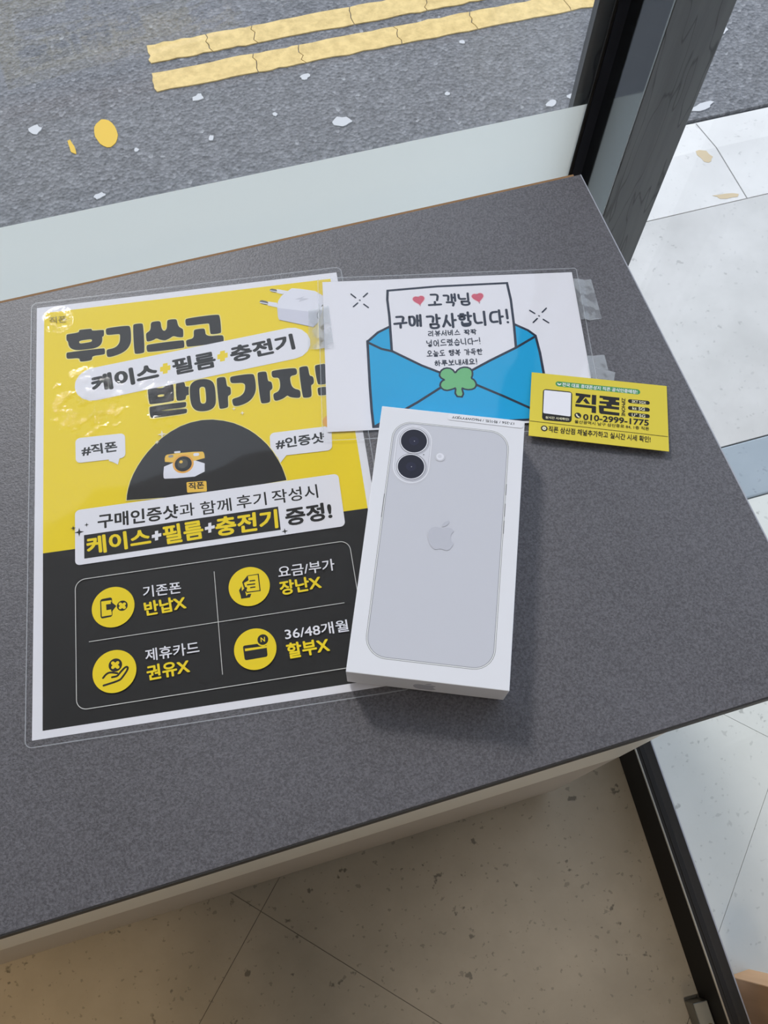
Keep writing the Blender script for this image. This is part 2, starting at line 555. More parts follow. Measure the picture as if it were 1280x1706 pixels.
# shell of the shop beyond the frame
struct(box('wall_left', -2.8, -2.6, -3.5, 0.10, FZ - 0.06, HZ, 'wall_paint'), 'plain painted wall at the far left of the shop')
struct(box('wall_back', -2.8, 2.2, -3.7, -3.5, FZ - 0.06, HZ, 'wall_paint'), 'plain painted wall behind the viewer')
struct(box('wall_right', 0.30, 0.42, -3.5, -1.60, FZ, HZ, 'wall_paint'), 'plain painted wall beside the glass door')
struct(box('ceiling_recess', 0.45, 2.2, -3.7, -0.05, HZ, HZ + 0.15, 'facade'), 'plain slab over the door recess')
struct(box('canopy', -4.0, 0.45, 0.10, 0.85, HZ, HZ + 0.15, 'facade'), 'plain canopy slab over the shop front')
struct(box('ceiling', -2.8, 0.45, -3.7, 0.10, HZ, HZ + 0.15, 'ceiling_paint'), 'plain painted shop ceiling')
struct(box('wall_facade', -2.8, 0.45, 0.0, 0.10, HZ + 0.15, HZ + 2.2, 'facade'), 'plain wall above the shop window')

# ------------------------------------------------------------------ the counter
ct = tag(empty('counter', (0, -0.2, FZ)), 'grey laminate counter by the window with glossy beige front panel', 'counter')
def cbox(name, x0, x1, y0, y1, z0, z1, mat, bevel=0.0):
    return box(name, x0, x1, y0 + 0.2, y1 + 0.2, z0 - FZ, z1 - FZ, mat, ct, bevel)
XR, YN = 0.2435, -0.4001
cbox('tabletop', -1.1, XR, YN, -0.0012, -0.020, 0.0, 'grey_laminate', 0.0004)
cbox('back_edge', -1.1, XR - 0.005, -0.0012, 0.0006, -0.019, -0.0002, 'raw_board')
cbox('side_edge_band', XR, XR + 0.0008, YN, -0.001, -0.019, -0.0003, 'edge_band')
cbox('front_edge_band', -1.1, XR, YN - 0.0008, YN, -0.019, -0.0003, 'dark_seam')
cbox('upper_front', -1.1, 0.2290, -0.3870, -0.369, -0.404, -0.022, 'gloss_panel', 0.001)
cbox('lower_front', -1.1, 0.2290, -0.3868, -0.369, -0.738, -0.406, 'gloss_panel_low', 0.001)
cbox('plinth', -1.1, 0.2200, -0.3780, -0.369, FZ, -0.739, 'dark_seam')
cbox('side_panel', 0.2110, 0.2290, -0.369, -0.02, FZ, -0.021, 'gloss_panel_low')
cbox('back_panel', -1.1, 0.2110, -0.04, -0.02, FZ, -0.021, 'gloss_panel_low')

# ------------------------------------------------------------------ flat print
PRINT = {
 'poster': [
  {'k':'poly','n':'yellow_field','m':'p_yellow','p':[[[5,-5],[205,-5],[205,-185.3],[5.3,-185.3]]]},
  {'k':'poly','n':'charcoal_field','m':'p_dark','p':[[[5.3,-185.3],[205,-185.3],[205,-292.5],[5.8,-292.5]]]},
  {'k':'multi','n':'headline_letter','m':'p_dark','pp':[[[[20.09,-25.99],[20.76,-25.21],[28.52,-25.07],[28.77,-23.18],[29.21,-22.86],[36.78,-23.01],[37.3,-23.64],[37.42,-24.86],[44.98,-25.18],[45.64,-25.83],[45.46,-30.08],[44.86,-30.7],[44.2,-30.82],[44.37,-32.92],[43.86,-36.1],[42.27,-38.3],[39.6,-39.51],[36.07,-39.79],[29.03,-39.7],[25.52,-39.01],[22.9,-37.27],[21.59,-34.64],[21.17,-31.06],[20.16,-30.47]],[[28.58,-32.71],[29.34,-31.85],[36.2,-31.69],[37.3,-32.29],[37.37,-33.22],[36.6,-34.09],[29.97,-34.39],[28.87,-33.95]]],[[[20.02,-40.87],[20.91,-40.19],[44.66,-40.33],[45.83,-40.99],[45.87,-45.03],[44.98,-45.7],[37.3,-45.61],[37.12,-48.25],[36.14,-49.17],[30.02,-49.3],[28.94,-48.5],[28.66,-45.91],[21.31,-45.71],[20.09,-44.78]]]],'s':2,'ol':('p_pale',1.3)},
  {'k':'multi','n':'headline_letter','m':'p_dark','pp':[[[[46.77,-25.06],[47.91,-24.13],[62.0,-24.03],[63.73,-25.68],[63.82,-35.84],[63.01,-40.07],[60.67,-44.03],[56.61,-46.65],[50.85,-48.19],[47.99,-48.29],[47.01,-47.07],[46.81,-42.75],[47.71,-41.81],[50.58,-41.71],[53.25,-40.76],[55.08,-38.87],[56.13,-36.32],[56.41,-31.18],[55.77,-30.26],[47.99,-30.18],[46.9,-28.93]]],[[[65.24,-24.8],[66.27,-23.57],[71.21,-23.59],[72.41,-24.94],[72.48,-47.16],[71.54,-48.47],[66.47,-48.56],[65.41,-47.33]]]],'s':2,'ol':('p_pale',1.3)},
  {'k':'multi','n':'headline_letter','m':'p_dark','pp':[[[[77.51,-24.84],[78.53,-23.51],[83.36,-23.46],[84.35,-24.86],[84.52,-29.16],[85.36,-31.65],[86.52,-32.41],[87.78,-31.42],[88.47,-29.16],[88.71,-24.44],[89.64,-23.39],[94.47,-23.52],[95.47,-24.56],[95.88,-28.49],[96.72,-30.7],[98.33,-31.95],[99.32,-33.04],[99.13,-38.72],[98.36,-39.6],[95.05,-38.81],[92.26,-37.39],[90.26,-38.85],[87.33,-40.16],[85.89,-40.24],[83.08,-39.23],[80.86,-37.55],[78.8,-38.88],[75.19,-39.67],[74.02,-39.03],[73.79,-33.15],[74.55,-32.09],[76.52,-30.91],[77.34,-28.67]]],[[[73.76,-43.06],[74.86,-41.83],[98.47,-41.72],[99.37,-42.67],[99.32,-47.49],[98.4,-48.51],[75.29,-48.37],[73.91,-47.3]]]],'s':2,'ol':('p_pale',1.3)},
  {'k':'multi','n':'headline_letter','m':'p_dark','pp':[[[[101.11,-25.71],[102.18,-24.08],[123.58,-23.81],[125.16,-25.43],[125.07,-39.1],[124.13,-40.07],[118.49,-40.16],[117.35,-39.29],[117.43,-31.44],[116.78,-30.45],[102.5,-30.68],[101.35,-29.79]]],[[[106.3,-35.39],[107.34,-34.25],[113.13,-34.17],[114.12,-35.26],[114.32,-41.3],[125.12,-41.57],[126.23,-42.8],[126.15,-46.88],[125.2,-47.9],[101.9,-48.17],[100.77,-47.24],[100.55,-43.02],[101.42,-42.05],[106.15,-41.53]]]],'s':2,'ol':('p_pale',1.3)},
  {'k':'multi','n':'headline_letter','m':'p_dark','pp':[[[[73.04,-77.06],[74.33,-75.96],[78.15,-75.88],[79.0,-76.78],[79.43,-78.02],[83.64,-78.07],[84.23,-76.21],[85.15,-75.7],[89.33,-75.68],[90.27,-76.71],[90.12,-88.42],[89.07,-89.6],[74.95,-89.9],[73.52,-88.82]],[[79.44,-83.13],[83.79,-83.09],[83.7,-84.83],[79.46,-84.89]]],[[[91.66,-76.62],[92.72,-75.6],[97.1,-75.55],[97.74,-76.54],[97.95,-79.64],[99.69,-79.61],[101.13,-80.42],[100.78,-86.13],[98.05,-86.12],[97.8,-88.71],[96.95,-89.75],[92.65,-89.8],[91.48,-88.8]]],[[[73.52,-92.28],[74.65,-91.13],[97.02,-91.04],[97.86,-91.8],[97.55,-94.48],[96.6,-95.49],[81.57,-95.11],[81.76,-96.12],[97.19,-96.27],[98.02,-97.15],[97.9,-99.14],[97.0,-100.21],[75.46,-100.43],[73.8,-99.38]]]],'s':2,'ol':('p_pale',1.3)},
  {'k':'multi','n':'headline_letter','m':'p_dark','pp':[[[[100.79,-80.37],[102.06,-77.6],[104.68,-75.62],[108.21,-75.09],[111.69,-75.37],[115.08,-76.9],[116.89,-79.55],[117.55,-84.08],[117.39,-92.84],[116.6,-96.78],[114.44,-99.34],[110.93,-100.25],[107.02,-100.06],[103.66,-98.86],[101.41,-95.64],[100.63,-90.89],[100.56,-85.62]],[[106.93,-83.06],[107.68,-81.41],[109.3,-81.06],[110.74,-81.87],[111.07,-84.28],[111.03,-91.88],[110.38,-94.1],[108.88,-94.46],[107.44,-93.78],[106.98,-91.85]]],[[[118.74,-76.86],[119.93,-75.61],[123.95,-75.56],[125.1,-76.8],[125.32,-83.49],[126.79,-83.77],[127.7,-84.85],[127.58,-89.42],[126.65,-90.45],[125.23,-90.82],[125.09,-98.65],[124.16,-99.83],[120.04,-100.19],[118.89,-99.15]]]],'s':2,'ol':('p_pale',1.3)},
  {'k':'multi','n':'headline_letter','m':'p_dark','pp':[[[[127.86,-77.04],[129.2,-75.83],[142.5,-75.75],[144.33,-77.38],[144.51,-87.57],[142.91,-92.62],[139.73,-96.73],[135.07,-98.96],[130.0,-99.69],[128.3,-98.79],[127.76,-94.59],[128.69,-93.42],[132.83,-92.74],[135.81,-90.55],[137.24,-87.13],[137.4,-82.16],[129.56,-81.65],[127.96,-80.6]]],[[[146.12,-76.43],[147.36,-75.34],[151.62,-75.37],[152.64,-76.54],[152.69,-83.47],[154.19,-83.7],[155.19,-84.99],[155.32,-89.2],[154.23,-90.5],[153.18,-90.87],[152.81,-99.04],[151.58,-100.09],[147.5,-100.19],[146.23,-98.89]]]],'s':2,'ol':('p_pale',1.3)},
  {'k':'multi','n':'headline_letter','m':'p_dark','pp':[[[[155.76,-76.54],[157.01,-75.44],[170.98,-75.45],[172.83,-76.68],[172.73,-80.11],[171.63,-81.3],[167.73,-81.58],[167.48,-86.38],[168.19,-90.15],[169.95,-92.08],[172.38,-93.11],[173.25,-94.36],[172.99,-98.48],[171.81,-99.49],[168.08,-98.73],[165.67,-97.7],[164.32,-96.18],[161.97,-98.13],[158.49,-99.24],[156.24,-99.42],[155.23,-98.29],[155.07,-94.45],[156.14,-93.3],[158.34,-92.64],[159.97,-90.57],[160.66,-86.68],[160.35,-81.61],[156.97,-81.44],[155.69,-80.1]]],[[[174.16,-76.61],[175.55,-75.39],[179.57,-75.25],[180.59,-76.35],[180.61,-83.33],[182.27,-83.71],[183.22,-85.2],[183.04,-89.06],[181.91,-90.42],[180.74,-90.71],[180.46,-98.62],[179.27,-100.09],[175.23,-100.0],[174.14,-98.79]]]],'s':2,'ol':('p_pale',1.3)},
  {'k':'multi','n':'headline_letter','m':'p_dark','pp':[[[[184.86,-76.52],[186.14,-75.42],[194.76,-75.29],[192.38,-91.47],[186.16,-91.33],[185.16,-90.25]]],[[[184.68,-94.17],[185.51,-93.37],[192.13,-93.43],[191.57,-99.97],[185.4,-99.7],[184.67,-98.8]]]],'s':2,'ol':('p_pale',1.3)},
  {'k':'stroke','n':'white_pill','m':'p_white','l':[[[38.27,-68.32],[171.73,-55.48]]],'w':25.84,'id':'pill'},
  {'k': 'text', 'n': 'lettering', 't': '케이스', 'm': 'p_dark', 'o': [36.94, -75.64], 'u': [44.6, 4.73], 'v': [-1.4, 13.79], 'b': 0.085, 'par': 'pill', 'f': 'noto'},
  {'k': 'text', 'n': 'lettering', 't': '필름', 'm': 'p_dark', 'o': [90.78, -69.64], 'u': [29.15, 2.62], 'v': [-0.93, 13.27], 'b': 0.062, 'par': 'pill', 'f': 'noto'},
  {'k': 'text', 'n': 'lettering', 't': '충전기', 'm': 'p_dark', 'o': [129.99, -65.47], 'u': [44.03, 4.77], 'v': [-1.02, 13.24], 'b': 0.07, 'par': 'pill', 'f': 'noto'},
  {'k':'poly','n':'plus_sign','m':'p_yellow','p':[[[84.16,-59.15],[87.34,-58.87],[87.22,-61.08],[89.08,-60.91],[88.88,-64.68],[87.03,-64.84],[86.91,-67.03],[83.75,-67.31],[83.86,-65.12],[82.01,-65.29],[82.2,-61.52],[84.05,-61.36]]],'par':'pill'},
  {'k':'poly','n':'plus_sign','m':'p_yellow','p':[[[123.01,-54.88],[126.29,-54.58],[126.12,-56.82],[128.0,-56.65],[127.69,-60.53],[125.81,-60.7],[125.63,-62.91],[122.37,-63.2],[122.54,-60.98],[120.66,-61.15],[120.95,-57.28],[122.84,-57.11]]],'par':'pill'},
  {'k':'poly','n':'charger_picture','m':'p_white2','p':[[[165.28,-20.34],[169.75,-13.84],[175.25,-10.49],[177.45,-8.87],[197.92,-15.84],[197.29,-27.88],[192.18,-40.4],[187.94,-44.48],[165.29,-35.02],[164.79,-32.24]]],'s':1,'id':'chg'},
  {'k':'poly','n':'charger_face','m':'p_lav','p':[[[165.05,-24.68],[186.89,-31.23],[193.42,-32.21],[192.05,-40.38],[187.94,-44.48],[165.29,-35.02],[164.79,-32.24]]],'par':'chg'},
  {'k':'poly','n':'charger_pin','m':'p_white2','p':[[[166.51,-8.51],[174.89,-11.72],[169.78,-13.56],[165.95,-11.71]]],'par':'chg'},
  {'k':'poly','n':'charger_pin','m':'p_white2','p':[[[159.27,-18.34],[165.5,-20.37],[165.42,-24.47],[158.72,-21.66]]],'par':'chg'},
  {'k':'poly','n':'pin_tip','m':'p_steel','p':[[[161.93,-7.38],[166.71,-8.77],[165.94,-11.88],[161.34,-9.69]]],'s':1,'par':'chg'},
  {'k':'poly','n':'pin_tip','m':'p_steel','p':[[[154.17,-16.03],[159.57,-18.38],[158.73,-21.55],[153.24,-18.81]]],'s':1,'par':'chg'},
  {'k':'poly','n':'pin_shine','m':'p_white2','p':[[[161.78,-8.86],[166.17,-10.52],[166.01,-11.17],[161.54,-9.5]]],'par':'chg'},
  {'k':'poly','n':'pin_shine','m':'p_white2','p':[[[153.69,-17.78],[159.01,-20.06],[158.85,-20.8],[153.44,-18.56]]],'par':'chg'},
  {'k':'poly','n':'bolt_mark','m':'p_greyl','p':[[[178.16,-19.24],[185.16,-17.7],[182.99,-19.14],[188.0,-20.17],[180.45,-21.79],[181.98,-20.09]]],'par':'chg'},
  {'k':'stroke','n':'charger_port','m':'p_dark','l':[[[196.74,-26.98],[195.95,-27.95]],[[193.15,-31.9],[192.07,-34.18],[191.8,-36.3],[192.04,-37.96]]],'w':0.5,'par':'chg'},
  {'k':'stroke','n':'charger_edge','m':'p_grey','l':[[[165.5,-35.05],[187.94,-44.48],[191.92,-40.74]]],'w':0.25,'par':'chg'},
  {'k': 'text', 'n': 'lettering', 't': '직폰', 'm': 'p_olive', 'o': [8.84, -14.98], 'u': [11.75, -0.22], 'v': [-0.4, 5.66], 'b': 0.02, 'f': 'noto'},
  {'k':'rrect','n':'speech_bubble','m':'p_white','q':[[25.52,-108.1],[57.27,-108.94],[57.05,-127.05],[25.62,-126.36]],'r':3.2,'id':'b1'},
  {'k':'poly','n':'bubble_tail','m':'p_white','p':[[[46.22,-125.72],[46.61,-128.02],[48.37,-128.7],[52.11,-131.3],[53.52,-125.8]]],'par':'b1'},
  {'k': 'text', 'n': 'lettering', 't': '#직폰', 'm': 'p_dark', 'o': [29.57, -121.85], 'u': [22.81, 0.02], 'v': [-0.62, 7.82], 'b': 0.05, 'par': 'b1', 'f': 'noto'},
  {'k':'rrect','n':'speech_bubble','m':'p_white','q':[[149.84,-123.08],[190.24,-123.58],[188.42,-141.47],[148.89,-140.6]],'r':3.2,'id':'b2'},
  {'k':'poly','n':'bubble_tail','m':'p_white','p':[[[152.06,-139.69],[153.4,-141.64],[154.51,-145.63],[158.93,-140.73]]],'par':'b2'},
  {'k': 'text', 'n': 'lettering', 't': '#인증샷', 'm': 'p_dark', 'o': [152.78, -135.71], 'u': [31.58, 0.5], 'v': [0.2, 7.87], 'b': 0.05, 'par': 'b2', 'f': 'noto'},
  {'k':'disc','n':'orange_dot','m':'p_orange','c':[189.74,-120.26],'r':4.7},
  {'k':'poly','n':'charcoal_dome','m':'p_dark','p':[[[56.52,-159.2],[57.29,-151.78],[60.24,-142.05],[65.92,-131.71],[73.16,-122.73],[83.19,-114.03],[95.96,-107.86],[110.49,-106.42],[124.68,-110.39],[135.07,-116.96],[142.24,-123.89],[149.08,-133.38],[154.67,-146.51],[156.73,-155.89],[157.12,-159.37]]],'s':1,'ol':('p_pale',0.9),'id':'dome'},
  {'k':'poly','n':'camera_picture','m':'p_white2','p':[[[81.35,-134.8],[106.92,-135.84],[106.11,-147.54],[81.35,-146.3],[80.02,-144.69]]],'s':1,'id':'cam'},
  {'k':'poly','n':'camera_top','m':'p_amber','p':[[[81.75,-135.15],[81.76,-130.1],[83.93,-128.51],[105.67,-129.7],[106.98,-131.34],[107.07,-136.15]]],'s':1,'par':'cam'},
  {'k':'disc','n':'lens_ring','m':'p_orange','c':[93.22,-137.09],'r':6.66,'par':'cam'},
  {'k':'disc','n':'lens_glass','m':'p_black','c':[93.22,-137.09],'r':5.41,'par':'cam'},
  {'k':'disc','n':'lens_inner','m':'p_dark2','c':[92.9,-136.85],'r':3.33,'par':'cam'},
  {'k':'disc','n':'lens_shine','m':'p_amber','c':[91.9,-135.46],'r':1.1,'par':'cam'},
  {'k':'rrect','n':'camera_flash','m':'p_white2','q':[[99.99,-130.47],[103.67,-130.65],[103.7,-132.76],[100.01,-132.68]],'r':0.9,'par':'cam'},
  {'k':'rrect','n':'camera_finder','m':'p_grey','q':[[84.13,-129.5],[87.31,-129.51],[87.29,-131.42],[84.11,-131.41]],'r':0.9,'par':'cam'},
  {'k':'rrect','n':'camera_button','m':'p_white2','q':[[87.93,-127.29],[91.94,-127.52],[91.95,-128.87],[87.94,-128.64]],'r':0.6,'par':'cam'},
  {'k':'rrect','n':'name_tag','m':'p_amber','q':[[94.41,-150.43],[106.92,-151.41],[106.81,-158.81],[94.45,-157.85]],'r':0.8,'id':'tag'},
  {'k': 'text', 'n': 'lettering', 't': '직폰', 'm': 'p_dark', 'o': [95.63, -156.0], 'u': [9.69, -0.55], 'v': [-0.01, 5.01], 'b': 0.045, 'par': 'tag', 'f': 'noto'},
  {'k':'poly','n':'sparkle','m':'p_cream','p':[[[83.96,-113.51],[81.55,-112.86],[80.9,-110.45],[80.25,-112.86],[77.84,-113.51],[80.25,-114.16],[80.9,-116.57],[81.55,-114.16]]]},
  {'k':'poly','n':'sparkle','m':'p_cream','p':[[[79.13,-118.84],[77.8,-118.48],[77.44,-117.15],[77.08,-118.48],[75.75,-118.84],[77.08,-119.2],[77.44,-120.53],[77.8,-119.2]]]},
  {'k':'poly','n':'sparkle','m':'p_cream','p':[[[130.08,-101.33],[128.86,-101.0],[128.53,-99.78],[128.2,-101.0],[126.98,-101.33],[128.2,-101.66],[128.53,-102.88],[128.86,-101.66]]]},
  {'k':'poly','n':'sparkle','m':'p_cream','p':[[[135.42,-105.44],[134.06,-105.08],[133.7,-103.72],[133.34,-105.08],[131.98,-105.44],[133.34,-105.8],[133.7,-107.16],[134.06,-105.8]]]},
  {'k':'rrect','n':'white_panel','m':'p_white','q':[[24.88,-159.55],[189.97,-158.86],[189.61,-195.35],[24.69,-196.44]],'r':3.0,'id':'wp'},
  {'k': 'text', 'n': 'lettering', 't': '구매인증샷', 'm': 'p_dark', 'o': [38.64, -174.44], 'u': [49.69, -0.12], 'v': [-0.07, 9.91], 'b': 0.04, 'par': 'wp', 'f': 'noto'},
  {'k': 'text', 'n': 'lettering', 't': '과', 'm': 'p_dark', 'o': [89.09, -174.09], 'u': [9.27, 0.06], 'v': [-0.15, 8.93], 'b': 0.015, 'par': 'wp', 'f': 'noto'},
  {'k': 'text', 'n': 'lettering', 't': '함께', 'm': 'p_dark', 'o': [101.99, -174.77], 'u': [19.29, 0.27], 'v': [-0.18, 9.16], 'b': 0.015, 'par': 'wp', 'f': 'noto'},
  {'k': 'text', 'n': 'lettering', 't': '후기', 'm': 'p_dark', 'o': [124.54, -174.03], 'u': [18.61, 0.16], 'v': [-0.1, 9.22], 'b': 0.015, 'par': 'wp', 'f': 'noto'},
  {'k': 'text', 'n': 'lettering', 't': '작성시', 'm': 'p_dark', 'o': [146.72, -174.09], 'u': [28.87, 0.33], 'v': [-0.05, 9.59], 'b': 0.015, 'par': 'wp', 'f': 'noto'},
  {'k':'poly','n':'charcoal_bar','m':'p_dark','p':[[[30.21,-177.21],[149.82,-176.02],[149.83,-191.89],[30.21,-192.78]]],'par':'wp'},
  {'k': 'text', 'n': 'lettering', 't': '케이스', 'm': 'p_yellow', 'o': [31.98, -190.93], 'u': [38.93, 0.73], 'v': [-0.74, 12.19], 'b': 0.055, 'par': 'wp', 'f': 'noto'},
  {'k': 'text', 'n': 'lettering', 't': '필름', 'm': 'p_yellow', 'o': [78.4, -191.06], 'u': [24.69, 0.68], 'v': [-0.81, 12.86], 'b': 0.05, 'par': 'wp', 'f': 'noto'},
  {'k': 'text', 'n': 'lettering', 't': '충전기', 'm': 'p_yellow', 'o': [110.02, -190.69], 'u': [38.66, 0.24], 'v': [0.32, 13.04], 'b': 0.055, 'par': 'wp', 'f': 'noto'},
  {'k':'poly','n':'plus_sign','m':'p_white','p':[[[73.29,-181.12],[75.28,-180.98],[75.18,-183.07],[77.09,-182.95],[76.99,-185.1],[75.07,-185.23],[74.97,-187.3],[73.0,-187.43],[73.1,-185.36],[71.18,-185.49],[71.28,-183.33],[73.19,-183.21]]],'par':'wp'},
  {'k':'poly','n':'plus_sign','m':'p_white','p':[[[106.07,-180.64],[107.96,-180.52],[107.79,-182.8],[109.9,-182.66],[109.75,-184.7],[107.64,-184.84],[107.48,-187.11],[105.6,-187.23],[105.76,-184.96],[103.66,-185.1],[103.8,-183.06],[105.91,-182.92]]],'par':'wp'},
  {'k': 'text', 'n': 'lettering', 't': '증정!', 'm': 'p_dark', 'o': [153.42, -190.22], 'u': [29.14, 0.65], 'v': [0.08, 12.18], 'b': 0.055, 'par': 'wp', 'f': 'noto'},
  {'k':'poly','n':'sparkle','m':'p_dark','p':[[[30.33,-174.75],[27.99,-174.12],[27.36,-171.78],[26.73,-174.12],[24.39,-174.75],[26.73,-175.38],[27.36,-177.72],[27.99,-175.38]]]},
  {'k':'poly','n':'sparkle','m':'p_dark','p':[[[25.38,-171.43],[24.08,-171.08],[23.73,-169.78],[23.38,-171.08],[22.08,-171.43],[23.38,-171.78],[23.73,-173.08],[24.08,-171.78]]]},
  {'k':'poly','n':'sparkle','m':'p_dark','p':[[[33.41,-170.5],[32.25,-170.19],[31.94,-169.03],[31.63,-170.19],[30.47,-170.5],[31.63,-170.81],[31.94,-171.97],[32.25,-170.81]]]},
  {'k':'poly','n':'sparkle','m':'p_dark','p':[[[154.25,-193.21],[152.66,-192.78],[152.23,-191.19],[151.8,-192.78],[150.21,-193.21],[151.8,-193.64],[152.23,-195.23],[152.66,-193.64]]]},
  {'k':'rrect','n':'thin_frame','m':'p_line','q':[[24.65,-205.91],[190.44,-205.2],[191.6,-283.29],[24.77,-284.18]],'r':6.0,'w':0.42},
  {'k':'stroke','n':'thin_line','m':'p_line','l':[[[107.29,-213.03],[107.41,-276.15]]],'w':0.38},
  {'k':'stroke','n':'thin_line','m':'p_line','l':[[[32.4,-245.24],[182.15,-244.33]]],'w':0.38},
  {'k':'disc','n':'round_badge','m':'p_yellow','c':[46.69,-226.16],'r':12.54,'id':'i1'},
  {'k':'rrect','n':'phone_icon','m':'p_dark','q':[[39.15,-220.3],[46.16,-219.89],[46.19,-232.0],[39.25,-232.39]],'r':1.4,'par':'i1'},
  {'k':'poly','n':'phone_screen','m':'p_yellow','p':[[[39.77,-221.71],[45.72,-221.73],[45.83,-223.28],[45.33,-223.36],[45.36,-224.11],[42.69,-224.12],[42.71,-227.54],[45.47,-227.49],[45.49,-228.65],[45.78,-228.8],[45.73,-230.99],[39.96,-231.14]]],'par':'i1'},
  {'k':'poly','n':'arrow_icon','m':'p_dark','p':[[[42.59,-224.0],[45.36,-224.0],[45.35,-222.52],[48.58,-225.81],[45.67,-229.2],[45.47,-227.49],[42.71,-227.54]]],'par':'i1'},
  {'k':'disc','n':'round_dot','m':'p_dark','c':[52.04,-226.19],'r':3.17,'par':'i1'},
  {'k':'stroke','n':'cross_mark','m':'p_yellow','l':[[[50.88,-224.96],[53.18,-227.52]],[[53.25,-225.32],[50.87,-227.22]]],'w':1.9,'par':'i1'},
  {'k': 'text', 'n': 'lettering', 't': '기존폰', 'm': 'p_white', 'o': [64.56, -223.24], 'u': [22.57, -0.38], 'v': [-0.3, 7.36], 'b': 0.02, 'f': 'noto'},
  {'k': 'text', 'n': 'lettering', 't': '반납X', 'm': 'p_yellow', 'o': [65.18, -234.81], 'u': [24.51, 0.73], 'v': [-0.82, 9.05], 'b': 0.05, 'f': 'noto'},
  {'k':'disc','n':'round_badge','m':'p_yellow','c':[127.36,-225.6],'r':12.33,'id':'i2'},
  {'k':'poly','n':'page_icon','m':'p_dark','p':[[[123.38,-222.29],[126.94,-218.59],[133.74,-218.44],[133.85,-229.55],[125.47,-229.44],[124.06,-225.88]]],'par':'i2'},
  {'k':'poly','n':'page_face','m':'p_yellow','p':[[[124.38,-222.97],[127.27,-221.76],[127.15,-219.03],[133.06,-219.0],[133.23,-228.93],[125.84,-228.78],[124.88,-225.68]]],'par':'i2'},
  {'k':'stroke','n':'text_line','m':'p_dark','l':[[[128.09,-222.29],[130.94,-222.33]],[[126.41,-224.47],[130.74,-224.54]],[[128.08,-226.5],[130.68,-226.5]]],'w':0.8,'par':'i2'},
  {'k':'poly','n':'hand_icon','m':'p_dark','p':[[[121.1,-227.2],[122.78,-224.9],[122.77,-227.85],[125.33,-225.49],[126.1,-226.52],[124.78,-228.81],[125.16,-231.48],[126.13,-230.32],[128.22,-230.38],[127.16,-232.57],[121.93,-232.61],[121.75,-230.43]]],'par':'i2'},
  {'k': 'text', 'n': 'lettering', 't': '요금/부가', 'm': 'p_white', 'o': [145.28, -223.2], 'u': [34.21, -0.05], 'v': [0.05, 7.66], 'b': 0.02, 'f': 'noto'},
  {'k': 'text', 'n': 'lettering', 't': '장난X', 'm': 'p_yellow', 'o': [145.34, -234.32], 'u': [24.98, 0.61], 'v': [-0.26, 9.23], 'b': 0.05, 'f': 'noto'},
  {'k':'disc','n':'round_badge','m':'p_yellow','c':[46.43,-264.99],'r':12.48,'id':'i3'},
  {'k':'disc','n':'round_dot','m':'p_dark','c':[47.03,-261.42],'r':3.85,'par':'i3'},
  {'k':'stroke','n':'cross_mark','m':'p_yellow','l':[[[45.6,-260.04],[48.36,-262.83]],[[48.33,-260.3],[45.63,-262.51]]],'w':2.0,'par':'i3'},
  {'k':'stroke','n':'palm_icon','m':'p_dark','l':[[[39.94,-267.88],[41.76,-265.83],[44.05,-265.14],[47.96,-266.37]],[[44.98,-268.25],[48.01,-268.09],[49.06,-266.69],[52.45,-263.56],[53.82,-263.41],[54.18,-264.88],[50.75,-269.29],[48.94,-270.83],[40.1,-272.3]]],'w':1.15,'s':1,'par':'i3'},
  {'k': 'text', 'n': 'lettering', 't': '제휴카드', 'm': 'p_white', 'o': [64.35, -262.14], 'u': [31.05, 0.29], 'v': [-0.3, 7.46], 'b': 0.02, 'f': 'noto'},
  {'k': 'text', 'n': 'lettering', 't': '권유X', 'm': 'p_yellow', 'o': [64.88, -273.65], 'u': [24.49, 0.99], 'v': [-0.63, 9.05], 'b': 0.05, 'f': 'noto'},
  {'k':'disc','n':'round_badge','m':'p_yellow','c':[127.35,-264.28],'r':12.31,'id':'i4'},
  {'k':'rrect','n':'bank_card_icon','m':'p_dark','q':[[120.35,-261.31],[134.05,-261.46],[134.02,-269.83],[120.77,-270.13]],'r':1.2,'par':'i4'},
  {'k':'poly','n':'card_stripe','m':'p_yellow','p':[[[121.38,-263.18],[134.32,-263.4],[134.31,-264.58],[121.42,-264.72]]],'par':'i4'},
  {'k':'disc','n':'dot_rim','m':'p_yellow','c':[132.24,-259.4],'r':3.96,'par':'i4'},
  {'k':'disc','n':'round_dot','m':'p_dark','c':[132.24,-259.4],'r':3.15,'par':'i4'},
  {'k': 'text', 'n': 'lettering', 't': 'N', 'm': 'p_yellow', 'o': [130.91, -260.68], 'u': [2.52, -0.04], 'v': [0.09, 2.78], 'b': 0.03, 'par': 'i4', 'f': 'noto'},
  {'k': 'text', 'n': 'lettering', 't': '36/48개월', 'm': 'p_white', 'o': [145.3, -261.83], 'u': [37.3, -0.24], 'v': [-0.14, 7.32], 'b': 0.02, 'f': 'noto'},
  {'k': 'text', 'n': 'lettering', 't': '할부X', 'm': 'p_yellow', 'o': [145.54, -273.25], 'u': [24.74, 0.58], 'v': [-0.51, 9.5], 'b': 0.05, 'f': 'noto'},
 ],
 'note': [
  {'k':'poly','n':'blue_envelope','m':'p_blue','p':[[[29.63,-51.6],[36.84,-44.88],[44.68,-39.93],[131.85,-41.81],[140.23,-48.25],[145.09,-52.48],[146.11,-66.8],[146.39,-83.19],[148.8,-118.58],[30.13,-118.75]]],'id':'env'},
